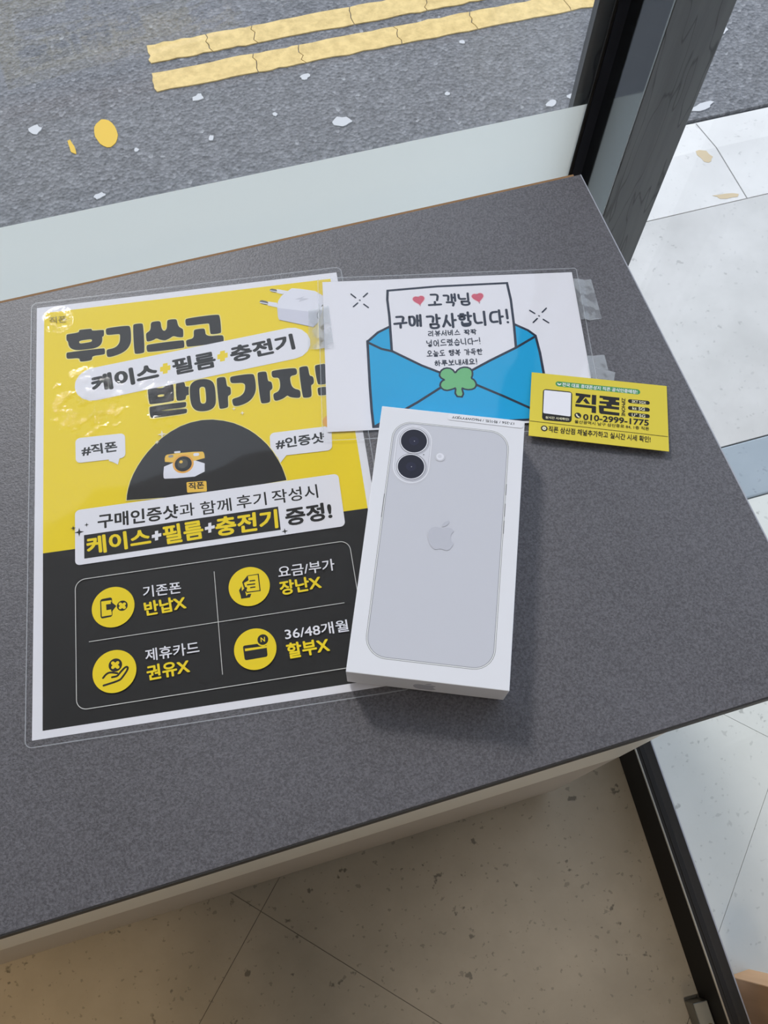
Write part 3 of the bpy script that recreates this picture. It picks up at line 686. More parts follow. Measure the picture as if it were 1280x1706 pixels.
  {'k':'poly','n':'letter_sheet','m':'p_white','p':[[[45.4,-9.52],[80.37,-7.85],[130.42,-7.18],[131.26,-21.86],[131.25,-43.29],[130.25,-62.09],[104.23,-75.31],[87.86,-85.42],[77.43,-80.15],[45.48,-61.21],[45.57,-31.91],[44.73,-17.54]]],'id':'let'},
  {'k':'stroke','n':'envelope_outline','m':'p_navy','l':[[[45.51,-60.73],[45.57,-31.91],[44.94,-17.55],[45.6,-9.79],[80.37,-7.85],[130.4,-7.34],[131.43,-21.87],[131.11,-43.08],[130.25,-62.09]],[[29.33,-52.57],[38.61,-58.43],[45.91,-60.75],[64.94,-73.12],[79.4,-80.72]],[[144.75,-53.46],[130.25,-62.09],[111.78,-71.36],[96.49,-79.69]],[[78.64,-89.65],[60.41,-101.49],[31.32,-118.37]],[[96.86,-88.23],[117.69,-100.04],[133.51,-109.6],[148.02,-118.54]],[[29.38,-51.58],[29.28,-87.59],[29.54,-106.4],[30.13,-118.75],[148.8,-118.58]],[[144.83,-52.87],[146.08,-67.04],[146.45,-82.71],[148.8,-118.58]],[[29.36,-52.08],[36.84,-44.88],[44.63,-40.73]],[[131.52,-42.8],[140.23,-48.25],[144.82,-52.96]]],'w':1.75,'par':'env'},
  {'k':'poly','n':'clover','m':'p_green','p':[[[86.91,-81.46],[84.77,-77.19],[80.78,-76.39],[77.56,-78.61],[76.71,-82.72],[80.52,-85.28],[77.37,-86.88],[76.37,-90.35],[79.34,-93.19],[83.41,-92.47],[87.06,-90.9],[85.93,-97.83],[90.65,-98.65],[89.56,-91.03],[93.37,-93.21],[97.9,-92.97],[99.87,-90.38],[99.02,-86.81],[96.66,-85.16],[98.08,-82.03],[97.85,-78.21],[94.49,-76.25],[89.81,-77.44]]],'s':1,'ol':('p_navy',2.4)},
  {'k':'poly','n':'heart','m':'p_red','p':[[[66.76,-16.93],[66.78,-16.73],[67.02,-16.22],[67.63,-15.68],[68.59,-15.4],[69.69,-15.58],[70.59,-16.26],[71.03,-17.3],[70.87,-18.52],[70.19,-19.78],[69.26,-20.96],[68.39,-22.01],[67.82,-22.84],[67.58,-23.39],[67.56,-23.57],[67.49,-23.4],[67.14,-22.93],[66.38,-22.25],[65.28,-21.44],[64.1,-20.51],[63.15,-19.46],[62.7,-18.3],[62.87,-17.19],[63.59,-16.32],[64.61,-15.88],[65.61,-15.92],[66.34,-16.3],[66.69,-16.74]]],'ol':('p_pinkw',1.1)},
  {'k':'poly','n':'heart','m':'p_red','p':[[[108.29,-16.67],[108.31,-16.47],[108.55,-15.97],[109.16,-15.42],[110.13,-15.14],[111.22,-15.32],[112.13,-16.0],[112.57,-17.04],[112.41,-18.27],[111.73,-19.53],[110.8,-20.72],[109.93,-21.77],[109.35,-22.6],[109.12,-23.15],[109.09,-23.33],[109.02,-23.16],[108.67,-22.69],[107.9,-22.01],[106.81,-21.2],[105.62,-20.27],[104.67,-19.21],[104.22,-18.05],[104.39,-16.93],[105.12,-16.06],[106.14,-15.62],[107.14,-15.66],[107.87,-16.05],[108.22,-16.48]]],'ol':('p_pinkw',1.1)},
  {'k': 'text', 'n': 'lettering', 't': '고객님', 'm': 'p_navy', 'o': [73.7, -24.85], 'u': [28.36, -0.36], 'v': [0.45, 10.46], 'par': 'let', 'f': 'hand', 'w': 1.65},
  {'k': 'text', 'n': 'lettering', 't': '구매', 'm': 'p_navy', 'o': [48.58, -41.87], 'u': [18.14, 0.64], 'v': [0.38, 9.67], 'par': 'let', 'f': 'hand', 'w': 1.8},
  {'k': 'text', 'n': 'lettering', 't': '감사합니다!', 'm': 'p_navy', 'o': [71.3, -43.7], 'u': [55.86, 1.84], 'v': [0.34, 11.85], 'par': 'let', 'f': 'hand', 'w': 1.8},
  {'k': 'text', 'n': 'lettering', 't': '리뷰서비스 팍팍', 'm': 'p_navy', 'o': [71.4, -49.78], 'u': [32.87, -0.21], 'v': [0.21, 4.52], 'par': 'let', 'f': 'hand', 'w': 0.68},
  {'k': 'text', 'n': 'lettering', 't': '넣어드렸습니다~!', 'm': 'p_navy', 'o': [69.73, -58.58], 'u': [36.35, 0.52], 'v': [0.08, 5.57], 'par': 'let', 'f': 'hand', 'w': 0.68},
  {'k': 'text', 'n': 'lettering', 't': '오늘도 행복 가득한', 'm': 'p_navy', 'o': [69.13, -66.42], 'u': [37.49, -0.07], 'v': [0.31, 4.91], 'par': 'let', 'f': 'hand', 'w': 0.68},
  {'k': 'text', 'n': 'lettering', 't': '하루보내세요!', 'm': 'p_navy', 'o': [73.9, -74.19], 'u': [28.29, 0.04], 'v': [0.16, 4.53], 'par': 'let', 'f': 'hand', 'w': 0.68},
  {'k':'stroke','n':'burst_mark','m':'p_navy','l':[[[19.76,-11.5],[22.88,-14.82]],[[31.33,-11.34],[28.37,-14.36]],[[21.02,-22.37],[24.13,-19.39]],[[28.33,-20.65],[31.34,-23.61]],[[25.68,-16.96],[25.85,-17.18]]],'w':1.0},
  {'k':'stroke','n':'burst_mark','m':'p_navy','l':[[[143.56,-31.74],[146.69,-34.45]],[[155.32,-30.41],[152.04,-33.7]],[[144.67,-41.95],[147.9,-38.83]],[[151.97,-39.79],[155.34,-42.74]],[[149.34,-36.62],[149.54,-36.75]]],'w':1.0},
 ],
 'card': [
  {'k':'stroke','n':'green_pill','m':'p_green2','l':[[[18.17,-7.2],[70.32,-6.9]]],'w':4.1,'id':'gp'},
  {'k': 'text', 'n': 'lettering', 't': '전국 대표 휴대폰성지 직폰 공식인증매장!', 'm': 'p_white', 'o': [20.48, -8.78], 'u': [49.82, 0.12], 'v': [0.17, 3.09], 'b': 0.03, 'par': 'gp', 'f': 'noto'},
  {'k':'disc','n':'check_dot','m':'p_white','c':[18.64,-6.84],'r':1.3,'par':'gp'},
  {'k':'poly','n':'check_cover','m':'p_green2','p':[[[17.31,-5.63],[20.15,-5.46],[19.62,-6.72],[18.49,-7.26],[17.66,-6.57]]],'par':'gp'},
  {'k':'rrect','n':'dark_frame','m':'p_dark','q':[[8.03,-12.54],[27.39,-12.41],[27.42,-36.69],[8.15,-37.06]],'r':2.2,'id':'qf'},
  {'k':'rrect','n':'white_plate','m':'p_white','q':[[8.77,-13.35],[26.66,-13.23],[26.67,-32.08],[8.7,-31.65]],'r':0.9,'par':'qf'},
  {'k': 'text', 'n': 'lettering', 't': '실시간 시세확인!', 'm': 'p_paleY', 'o': [10.3, -35.65], 'u': [15.34, 0.21], 'v': [0.01, 2.01], 'b': 0.03, 'par': 'qf', 'f': 'noto'},
  {'k':'multi','n':'logo_lettering','m':'p_dark','pp':[[[[29.62,-13.0],[39.52,-13.3],[39.33,-15.53],[35.95,-15.44],[32.35,-20.86],[29.68,-20.84],[32.18,-15.3],[29.66,-15.2]]],[[[36.39,-16.17],[39.33,-20.64],[36.66,-20.57],[34.69,-18.48]]],[[[40.39,-13.09],[43.29,-13.14],[43.13,-20.88],[40.28,-20.78]]],[[[29.56,-21.74],[42.92,-21.84],[43.23,-22.58],[43.17,-27.38],[40.3,-27.33],[40.36,-23.82],[29.64,-23.8]]],[[[45.46,-13.07],[58.57,-13.17],[58.47,-15.27],[56.27,-15.29],[56.05,-16.63],[58.47,-16.84],[58.37,-19.45],[53.46,-19.35],[53.37,-20.5],[58.36,-20.69],[58.26,-22.77],[48.3,-22.7],[48.22,-24.88],[58.51,-25.11],[58.41,-27.38],[46.17,-27.35],[45.31,-26.44],[44.94,-20.8],[50.02,-20.67],[49.93,-19.28],[45.36,-19.35],[45.44,-17.46],[51.52,-17.21],[51.52,-16.06],[47.63,-15.93],[47.63,-14.89],[45.42,-14.85]]]]},
  {'k': 'text', 'n': 'lettering', 't': 'ZIPHONE', 'm': 'p_dark', 'o': [60.04, -13.14], 'u': [-0.26, -14.27], 'v': [2.42, -0.05], 'b': 0.04, 'f': 'noto'},
  {'k':'stroke','n':'carrier_pill','m':'p_dark','l':[[[65.64,-14.93],[76.98,-14.78]]],'w':3.0,'id':'pl213'},
  {'k': 'text', 'n': 'lettering', 't': 'SKT 5GX', 'm': 'p_paleY', 'o': [66.62, -16.1], 'u': [9.34, -0.06], 'v': [0.11, 2.2], 'b': 0.03, 'par': 'pl213', 'f': 'noto'},
  {'k':'stroke','n':'carrier_pill','m':'p_dark','l':[[[65.58,-20.39],[76.87,-20.23]]],'w':3.0,'id':'pl318'},
  {'k': 'text', 'n': 'lettering', 't': 'kt 5G', 'm': 'p_paleY', 'o': [66.9, -21.61], 'u': [8.1, 0.11], 'v': [0.16, 2.55], 'b': 0.03, 'par': 'pl318', 'f': 'noto'},
  {'k':'stroke','n':'carrier_pill','m':'p_dark','l':[[[65.53,-25.49],[76.77,-25.34]]],'w':3.0,'id':'pl417'},
  {'k': 'text', 'n': 'lettering', 't': 'U⁺ 5G', 'm': 'p_paleY', 'o': [66.41, -26.87], 'u': [8.75, 0.1], 'v': [0.2, 2.59], 'b': 0.03, 'par': 'pl417', 'f': 'noto'},
  {'k':'disc','n':'round_dot','m':'p_dark','c':[31.35,-30.68],'r':2.19,'id':'ph'},
  {'k':'stroke','n':'handset_mark','m':'p_paleY','l':[[[30.57,-30.01],[30.88,-31.1],[32.1,-31.86]]],'w':1.0,'s':1,'par':'ph'},
  {'k': 'text', 'n': 'lettering', 't': '010-2999-1775', 'm': 'p_dark', 'o': [34.77, -33.66], 'u': [42.7, 0.78], 'v': [0.11, 4.71], 'b': 0.045, 'f': 'noto'},
  {'k': 'text', 'n': 'lettering', 't': '울산광역시 남구 삼산중로 84, 1층 직폰', 'm': 'p_dark', 'o': [29.37, -36.99], 'u': [48.23, 0.45], 'v': [0.03, 2.74], 'b': 0.012, 'f': 'noto'},
  {'k':'stroke','n':'thin_line','m':'p_dark','l':[[[0.15,-38.77],[89.37,-39.55]]],'w':0.3},
  {'k':'disc','n':'round_dot','m':'p_dark','c':[9.82,-43.36],'r':2.13,'id':'tk'},
  {'k':'disc','n':'chat_bubble','m':'p_paleY','c':[9.82,-43.36],'r':1.34,'par':'tk'},
  {'k': 'text', 'n': 'lettering', 't': 'TALK', 'm': 'p_dark', 'o': [9.2, -43.81], 'u': [1.35, -0.01], 'v': [-0.02, 0.75], 'b': 0.02, 'par': 'tk', 'f': 'noto'},
  {'k': 'text', 'n': 'lettering', 't': '직폰 삼산점 채널추가하고 실시간 시세 확인!', 'm': 'p_dark', 'o': [12.5, -45.81], 'u': [65.77, 0.32], 'v': [0.17, 4.69], 'b': 0.025, 'f': 'noto'},
 ],
 'box': [
  {'k':'rrect','n':'phone_picture','m':'b_body','q':[[8.6,-9.4],[80.2,-9.4],[80.2,-158.9],[8.6,-158.9]],'r':12.0,'id':'pho'},
  {'k':'rrect','n':'phone_outline','m':'b_line','q':[[8.6,-9.4],[80.2,-9.4],[80.2,-158.9],[8.6,-158.9]],'r':12.0,'w':0.28,'par':'pho'},
  {'k':'rrect','n':'phone_outline','m':'b_edge','q':[[8.95,-9.75],[79.85,-9.75],[79.85,-158.55],[8.95,-158.55]],'r':11.65,'w':0.5,'par':'pho'},
  {'k':'rrect','n':'phone_outline','m':'b_line','q':[[9.5,-10.3],[79.3,-10.3],[79.3,-158.0],[9.5,-158.0]],'r':11.1,'w':0.2,'par':'pho'},
  {'k':'stroke','n':'side_button','m':'b_line','l':[[[8.5,-60],[8.5,-75]]],'w':0.5,'par':'pho'},
  {'k':'stroke','n':'side_button','m':'b_line','l':[[[80.3,-45],[80.3,-52]]],'w':0.5,'par':'pho'},
  {'k':'stroke','n':'side_button','m':'b_line','l':[[[80.3,-58],[80.3,-66]]],'w':0.5,'par':'pho'},
  {'k':'stroke','n':'side_button','m':'b_line','l':[[[80.3,-69],[80.3,-77]]],'w':0.5,'par':'pho'},
  {'k':'rrect','n':'camera_island','m':'b_sh1','q':[[10.700000000000001,-10.729999999999999],[33.9,-10.729999999999999],[33.9,-51.93],[10.700000000000001,-51.93]],'r':11.6,'id':'isl'},
  {'k':'rrect','n':'island_rim','m':'b_hi','q':[[11.3,-11.329999999999998],[33.3,-11.329999999999998],[33.3,-51.03],[11.3,-51.03]],'r':11,'par':'isl'},
  {'k':'rrect','n':'island_rim','m':'b_line2','q':[[12.200000000000001,-12.229999999999999],[32.599999999999994,-12.229999999999999],[32.599999999999994,-50.13],[12.200000000000001,-50.13]],'r':10.2,'w':0.22,'par':'isl'},
  {'k':'rrect','n':'island_face','m':'b_face','q':[[12.3,-12.329999999999998],[32.5,-12.329999999999998],[32.5,-50.03],[12.3,-50.03]],'r':10,'par':'isl'},
  {'k':'disc','n':'lens_ring','m':'b_sh2','c':[22.78,-22.73],'r':9.3,'par':'isl'},
  {'k':'disc','n':'lens_ring','m':'b_line','c':[22.28,-22.33],'r':8.9,'par':'isl'},
  {'k':'disc','n':'lens_ring','m':'b_hi','c':[22.28,-22.33],'r':8.6,'par':'isl'},
  {'k':'disc','n':'lens_glass','m':'b_lens','c':[22.28,-22.33],'r':8.0,'par':'isl'},
  {'k':'disc','n':'lens_glass','m':'b_lens2','c':[22.28,-22.33],'r':3.0,'par':'isl'},
  {'k':'disc','n':'lens_shine','m':'b_line2','c':[22.58,-22.43],'r':0.3,'par':'isl'},
  {'k':'disc','n':'lens_ring','m':'b_sh2','c':[22.82,-40.43],'r':9.3,'par':'isl'},
  {'k':'disc','n':'lens_ring','m':'b_line','c':[22.32,-40.03],'r':8.9,'par':'isl'},
  {'k':'disc','n':'lens_ring','m':'b_hi','c':[22.32,-40.03],'r':8.6,'par':'isl'},
  {'k':'disc','n':'lens_glass','m':'b_lens','c':[22.32,-40.03],'r':8.0,'par':'isl'},
  {'k':'disc','n':'lens_glass','m':'b_lens2','c':[22.32,-40.03],'r':3.0,'par':'isl'},
  {'k':'disc','n':'lens_shine','m':'b_line2','c':[22.62,-40.13],'r':0.3,'par':'isl'},
  {'k':'disc','n':'flash_disc','m':'b_sh1','c':[39.18,-31.33],'r':3.09,'id':'fl'},
  {'k':'disc','n':'flash_disc','m':'b_hi','c':[39.16,-31.14],'r':2.31,'par':'fl'},
  {'k':'disc','n':'flash_disc','m':'b_face','c':[38.91,-31.05],'r':1.21,'par':'fl'},
  {'k':'disc','n':'mic_hole','m':'b_line','c':[29.13,-31.07],'r':0.4},
  {'k':'multi','n':'fruit_logo','m':'b_logo','pp':[[[[44.31,-78.06],[42.91,-77.84],[41.78,-77.53],[40.13,-77.57],[38.42,-78.38],[37.23,-80.32],[36.7,-82.91],[37.07,-85.83],[38.16,-88.65],[39.86,-90.8],[41.45,-91.78],[42.79,-91.56],[44.64,-90.96],[46.3,-91.2],[47.97,-91.64],[49.57,-91.24],[50.79,-89.63],[52.2,-86.9],[50.73,-85.67],[50.01,-83.68],[49.95,-81.32],[51.68,-79.02],[50.62,-77.81],[48.91,-77.2],[47.27,-77.31],[45.68,-77.95]]],[[[44.3,-77.28],[44.4,-76.01],[45.35,-74.24],[46.9,-73.0],[48.47,-72.66],[48.37,-74.03],[47.4,-75.65],[45.85,-76.8]]]],'s':1},
  {'k':'rrect','n':'sticker','m':'b_stick','q':[[41.4,-0.83],[88.64,-0.34],[88.11,-5.52],[41.45,-4.94]],'r':1.6,'id':'st'},
  {'k': 'text', 'n': 'lettering', 't': '17-256 / 화이트 / M6GWFYYJDY', 'm': 'p_black', 'o': [82.58, -1.53], 'u': [-38.64, -0.02], 'v': [0.04, -2.5], 'b': 0.03, 'par': 'st', 'f': 'noto'},
 ],
}
TAPES = {'a': [[[201.0,-92.9,1.95],[204.4,-93.9,1.95],[209.2,-95.0,0.3],[214.0,-95.9,0.3]],[[193.4,-127.6,1.95],[196.2,-127.7,1.95],[199.8,-128.8,0.3],[208.4,-129.7,0.3]]],'b': [[[185.9,-156.1,1.95],[189.8,-156.9,1.2],[198.6,-158.0,0.3]],[[184.2,-164.3,1.95],[188.4,-166.7,1.2],[196.5,-170.2,0.3]]],'c': [[[183.8,-163.7,2.05],[189.0,-166.5,1.3],[200.2,-173.2,0.4]],[[180.9,-174.7,2.05],[186.0,-176.4,1.3],[196.4,-179.8,0.4]]],'d': [[[14.1,-66.9,1.1],[20.9,-67.9,1.1],[24.1,-67.8,2.0],[28.3,-67.9,2.0]],[[5.6,-98.8,1.1],[11.4,-100.2,1.1],[16.5,-101.2,2.0],[22.9,-102.3,2.0]]]}


def chaikin(pts, it, closed=True):
    for _ in range(it):
        out = []
        n = len(pts)
        rng = range(n) if closed else range(n - 1)
        if not closed:
            out.append(pts[0])
        for i in rng:
            a, b = pts[i], pts[(i + 1) % n]
            out.append((a[0] * .75 + b[0] * .25, a[1] * .75 + b[1] * .25))
            out.append((a[0] * .25 + b[0] * .75, a[1] * .25 + b[1] * .75))
        if not closed:
            out.append(pts[-1])
        pts = out
    return pts
class Flat:
    """collects flat pieces (millimetres, each at its own height) and builds one mesh"""
    def __init__(self):
        self.v, self.f = [], []
    def fill(self, loops, z):
        loops = [[(float(a), float(b)) for a, b in l] for l in loops]
        base = len(self.v)
        flat = [q for l in loops for q in l]
        tris = tessellate_polygon([[Vector((a, b, 0)) for a, b in l] for l in loops])
        self.v += [(a, b, z) for a, b in flat]
        for t in tris:
            (ax, ay), (bx, by), (cx, cy) = (flat[i] for i in t)
            s = (bx - ax) * (cy - ay) - (by - ay) * (cx - ax)
            t = tuple(base + i for i in t)
            self.f.append(t if s > 0 else t[::-1])
    def ribbon(self, pts, w, closed, z, caps=True):
        h = w / 2
        n = len(pts)
        lft, rgt = [], []
        for i, p in enumerate(pts):
            a = pts[i - 1] if (i > 0 or closed) else None
            b = pts[(i + 1) % n] if (i < n - 1 or closed) else None
            def un(u, v):
                l = math.hypot(v[0] - u[0], v[1] - u[1]) or 1e-9
                return (v[0] - u[0]) / l, (v[1] - u[1]) / l
            d0 = un(a, p) if a else None
            d1 = un(p, b) if b else None
            d0 = d0 or d1
            d1 = d1 or d0
            nx, ny = -(d0[1] + d1[1]), d0[0] + d1[0]
            l = math.hypot(nx, ny) or 1e-9
            nx, ny = nx / l, ny / l
            c = max(0.45, nx * -d0[1] + ny * d0[0])
            k = h / c
            lft.append((p[0] + nx * k, p[1] + ny * k))
            rgt.append((p[0] - nx * k, p[1] - ny * k))
        base = len(self.v)
        self.v += [(x, y, z) for x, y in lft] + [(x, y, z) for x, y in rgt]
        for i in range(n if closed else n - 1):
            j = (i + 1) % n
            self.f.append((base + n + i, base + n + j, base + j, base + i))
        if caps and not closed:
            for e, q in ((0, pts[1]), (n - 1, pts[-2])):
                p = pts[e]
                a0 = math.atan2(p[1] - q[1], p[0] - q[0])
                b0 = len(self.v)
                arc = [a0 - math.pi / 2 + math.pi * t / 8 for t in range(9)]
                self.v += [(p[0] + h * math.cos(a), p[1] + h * math.sin(a), z) for a in arc]
                self.f.append(tuple(range(b0, b0 + 9)))
    def build(self, name, mat, parent, z0):
        me = bpy.data.meshes.new(name)
        me.from_pydata([(x * .001, y * .001, z0 + z) for x, y, z in self.v], [], self.f)
        me.validate()
        return link(name, me, mat, parent)

TXT = bpy.data.curves.new('lettering', 'FONT')
TOB = bpy.data.objects.new('lettering_source', TXT)
TSC = bpy.data.scenes.new('lettering_workshop')
TSC.collection.objects.link(TOB)
def text_pieces(body):
    TXT.body = body
    TXT.resolution_u = 3
    TSC.view_layers[0].update()
    dg = TSC.view_layers[0].depsgraph
    ev = TOB.evaluated_get(dg)
    me = ev.to_mesh()
    vs = [(v.co.x, v.co.y) for v in me.vertices]
    fs = [tuple(p.vertices) for p in me.polygons]
    ev.to_mesh_clear()
    return vs, fs

# hand-drawn Hangul from single strokes
def circ(cx, cy, rx, ry, n=14):
    return [(cx + rx * math.cos(2 * math.pi * i / n + 1.6), cy + ry * math.sin(2 * math.pi * i / n + 1.6)) for i in range(n + 1)]
CONS = {
    0: [[(0, 1), (.95, 1), (.80, 0)]], 2: [[(0, 1), (.05, .08), (1, .12)]], 3: [[(1, 1), (.05, .97), (0, .05), (1, .08)]],
    5: [[(0, 1), (1, 1), (.95, .53), (0, .5), (0, 0), (1, .05)]], 6: [[(0, 1), (.05, 0), (1, 0), (.97, 1), (0, 1)]],
    7: [[(0, 1), (.05, 0), (.98, 0), (1, 1)], [(.05, .5), (.98, .5)]], 9: [[(.55, 1), (.35, .45), (0, 0)], [(.45, .6), (1, .05)]],
    10: [[(.28, 1), (.18, .45), (0, 0)], [(.22, .6), (.48, .05)], [(.75, 1), (.66, .45), (.5, 0)], [(.7, .6), (1, .05)]],
    11: [circ(.5, .5, .48, .5)], 17: [[(0, 1), (1, 1)], [(.3, 1), (.36, 0)], [(.72, 1), (.66, 0)], [(0, 0), (1, .02)]],
    18: [[(.32, 1), (.68, 1)], [(0, .72), (1, .74)], circ(.5, .27, .36, .27)]}
FINAL = {1: 0, 4: 2, 8: 5, 16: 6, 17: 7, 19: 9, 20: 10, 21: 11, 27: 18}
VERT = {0: 'a', 1: 'ae', 4: 'eo', 5: 'e', 6: 'yeo', 20: 'i'}
def syllable(ch):
    k = ord(ch) - 0xAC00
    ini, vow, fin = k // 588, (k % 588) // 28, k % 28
    S = []
    def place(js, x0, x1, y0, y1):
        for l in js:
            S.append([(x0 + (x1 - x0) * a, y0 + (y1 - y0) * b) for a, b in l])
    lo = 0.40 if fin else 0.0
    if vow in VERT:
        t = VERT[vow]
        wide = t in ('ae', 'e')
        place(CONS[ini], 0.02, 0.46 if wide else 0.56, lo + (0.10 if not fin else 0.08), 0.90)
        m = (lo + 1.0) / 2
        if t == 'i':
            S.append([(.80, 1), (.82, lo)])
        if t == 'a':
            S.append([(.76, 1), (.78, lo)]); S.append([(.77, m), (1.0, m + .02)])
        if t == 'eo':
            S.append([(.84, 1), (.86, lo)]); S.append([(.62, m), (.85, m)])
        if t == 'yeo':
            S.append([(.84, 1), (.86, lo)]); S.append([(.62, m + .12), (.85, m + .12)]); S.append([(.62, m - .10), (.85, m - .10)])
        if t == 'ae':
            S.append([(.68, .97), (.69, lo + .03)]); S.append([(.94, 1), (.96, lo)]); S.append([(.68, m), (.95, m)])
        if t == 'e':
            S.append([(.72, .97), (.73, lo + .03)]); S.append([(.94, 1), (.96, lo)]); S.append([(.55, m), (.72, m)])
        if fin:
            place(CONS[FINAL[fin]], 0.26, 0.90, 0.0, 0.30)
    else:
        if fin:
            place(CONS[ini], 0.22, 0.80, 0.68, 1.0)
            by = 0.46
            up, dn = 0.14, 0.36
        else:
            up_v = vow in (8, 12)
            place(CONS[ini], 0.18, 0.82, 0.50 if up_v or vow == 18 else 0.58, 1.0)
            by = 0.10 if up_v else (0.14 if vow == 18 else 0.38)
            up, dn = 0.26, 0.0
        S.append([(.0, by), (1.0, by + .03)])
        if vow == 8:
            S.append([(.5, by), (.5, by + up)])
        if vow == 12:
            S.append([(.35, by), (.35, by + up)]); S.append([(.65, by), (.65, by + up)])
        if vow == 13:
            S.append([(.5, by), (.51, dn)])
        if vow == 17:
            S.append([(.35, by), (.34, dn)]); S.append([(.66, by), (.67, dn)])
        if fin:
            place(CONS[FINAL[fin]], 0.20, 0.82, 0.0, 0.28)
    return S
def hand_pieces(body):
    x = 0.0
    out = []
    for ch in body:
        if ch == ' ':
            x += 0.55
            continue
        if ch == '!':
            out += [[(x + .10, 1.0), (x + .12, .35)], [(x + .12, .06), (x + .125, .05)]]
            x += 0.35
            continue
        if ch == '~':
            out.append([(x, .45), (x + .15, .60), (x + .35, .48), (x + .52, .62)])
            x += 0.72
            continue
        jy = random.uniform(-.03, .03)
        for l in syllable(ch):
            out.append([(x + a * 0.92, b + jy) for a, b in l])
        x += 1.14
    return out

def rounded(q, r, n=7):
    out = []
    m = len(q)
    for i in range(m):
        p, a, b = Vector(q[i]), Vector(q[i - 1]), Vector(q[(i + 1) % m])
        u, v = (a - p).normalized(), (b - p).normalized()
        s, e = p + u * r, p + v * r
        for t in range(n + 1):
            k = t / n
            # quarter turn approximated by a conic with weight 0.7
            w0, w1, w2 = (1 - k) ** 2, 2 * k * (1 - k) * 0.707, k * k
            c = (s * w0 + p * w1 + e * w2) / (w0 + w1 + w2)
            out.append((c.x, c.y))
    return out

PITCH = 7e-6
JIT = 8e-7
def print_items(items, root, z0):
    ids = {}
    z = z0
    for it in items:
        F = Flat()
        par = ids.get(it.get('par'), root)
        k = it['k']
        s = it.get('s', 0)
        und = None
        if k in ('poly', 'multi'):
            groups = it['pp'] if k == 'multi' else [it['p']]
            groups = [[chaikin(l, s) for l in g] for g in groups]
            if it.get('ol'):
                und = Flat()
                for i, g in enumerate(groups):
                    for l in g:
                        und.ribbon(l, it['ol'][1], True, i * JIT)
            for i, g in enumerate(groups):
                F.fill(g, i * JIT)
        elif k == 'stroke':
            for i, l in enumerate(it['l']):
                F.ribbon(chaikin(l, s + 1, False) if s else l, it['w'], bool(it.get('c')), i * JIT)
        elif k == 'disc':
            c, r = it['c'], it['r']
            F.fill([[(c[0] + r * math.cos(2 * math.pi * i / 40), c[1] + r * math.sin(2 * math.pi * i / 40)) for i in range(40)]], 0)
        elif k == 'rrect':
            l = rounded(it['q'], it['r'])
            if it.get('w'):
                F.ribbon(l, it['w'], True, 0)
            else:
                F.fill([l], 0)
        elif k == 'text':
            o, u, v = Vector(it['o']), Vector(it['u']), Vector(it['v'])
            if it.get('f') == 'hand':
                ls = hand_pieces(it['t'])
                xs = [a for l in ls for a, b in l]
                x0, x1 = min(xs), max(xs)
                for i, l in enumerate(ls):
                    q = [o + u * ((a - x0) / (x1 - x0)) + v * (0.03 + 0.94 * b) for a, b in l]
                    q = [(p.x, p.y) for p in q]
                    if len(q) > 2:
                        q = chaikin(q, 2, False)
                    F.ribbon(q, it['w'], False, i * JIT)
            else:
                vs, fs = text_pieces(it['t'])
                x0, x1 = min(a for a, b in vs), max(a for a, b in vs)
                y0, y1 = min(b for a, b in vs), max(b for a, b in vs)
                rb_ = it.get('b', 0) * 0.62
                sh = [(0.0, 0.0)] if rb_ < 0.002 else [(rb_ * math.cos(i * math.pi / 4), rb_ * math.sin(i * math.pi / 4)) for i in range(8)]
                x0 -= rb_; x1 += rb_; y0 -= rb_; y1 += rb_
                for i, (sx, sy) in enumerate(sh):
                    base = len(F.v)
                    for a, b in vs:
                        p = o + u * ((a + sx - x0) / (x1 - x0)) + v * ((b + sy - y0) / (y1 - y0))
                        F.v.append((p.x, p.y, i * 7e-7))
                    F.f += [tuple(base + q for q in f) for f in fs]
        if und:
            und.build(it['n'].split('_')[0] + '_rim', it['ol'][0], par, z)
            z += PITCH
        ob = F.build(it['n'], it['m'], par, z)
        if it.get('id'):
            ids[it['id']] = ob
            if par is not root:
                ob['_lvl'] = 1
        z += PITCH
    return z
def sheet(name, pts, z0, z1, mat, root):
    return prism(name, [(x * .001, y * .001) for x, y in pts], z0, z1, mat, root)
def pouch(root, x0, x1, y0, y1, r, zt, mat='laminate_film'):
    l = rounded([(x0, y1), (x1, y1), (x1, y0), (x0, y0)], r)
    F = Flat()
    F.fill([l], 0)
    F.build('clear_pouch', mat, root, zt)
    E = Flat()
    E.ribbon(l, 0.55, True, 0)
    E.build('pouch_edge', 'laminate_edge_shine', root, zt + 1.5e-5)

# ------------------------------------------------------------------ poster
Z3 = lambda a: Matrix.Rotation(a, 3, 'Z')
poster = tag(empty('laminated_poster', (-0.166805, -0.012835, 0.0), Z3(-0.130177)), 'large yellow and charcoal laminated poster with big bold Korean headline', 'poster')
sheet('paper_sheet', [(0, 0), (210, 0), (210, -297), (0, -297)], 0.00005, 0.00020, 'p_paper', poster)
zt = print_items(PRINT['poster'], poster, 0.00022)
pouch(poster, -3.4, 213.4, -301, 3.8, 4.0, 0.00098, 'laminate_film_creased')

# ------------------------------------------------------------------ thank-you note
note = tag(empty('thank_you_note', (0.029461, -0.046475, 0.00101), Z3(-0.229065)), 'white laminated thank-you note with a blue envelope drawing', 'note')
sheet('paper_sheet', [(0, 0), (177.8, 0), (177.8, -121), (0, -121)], 0.00004, 0.00018, 'p_paper', note)
zt = print_items(PRINT['note'], note, 0.00020)
pouch(note, -3.2, 181.2, -127.5, 3.0, 2.0, 0.00072)

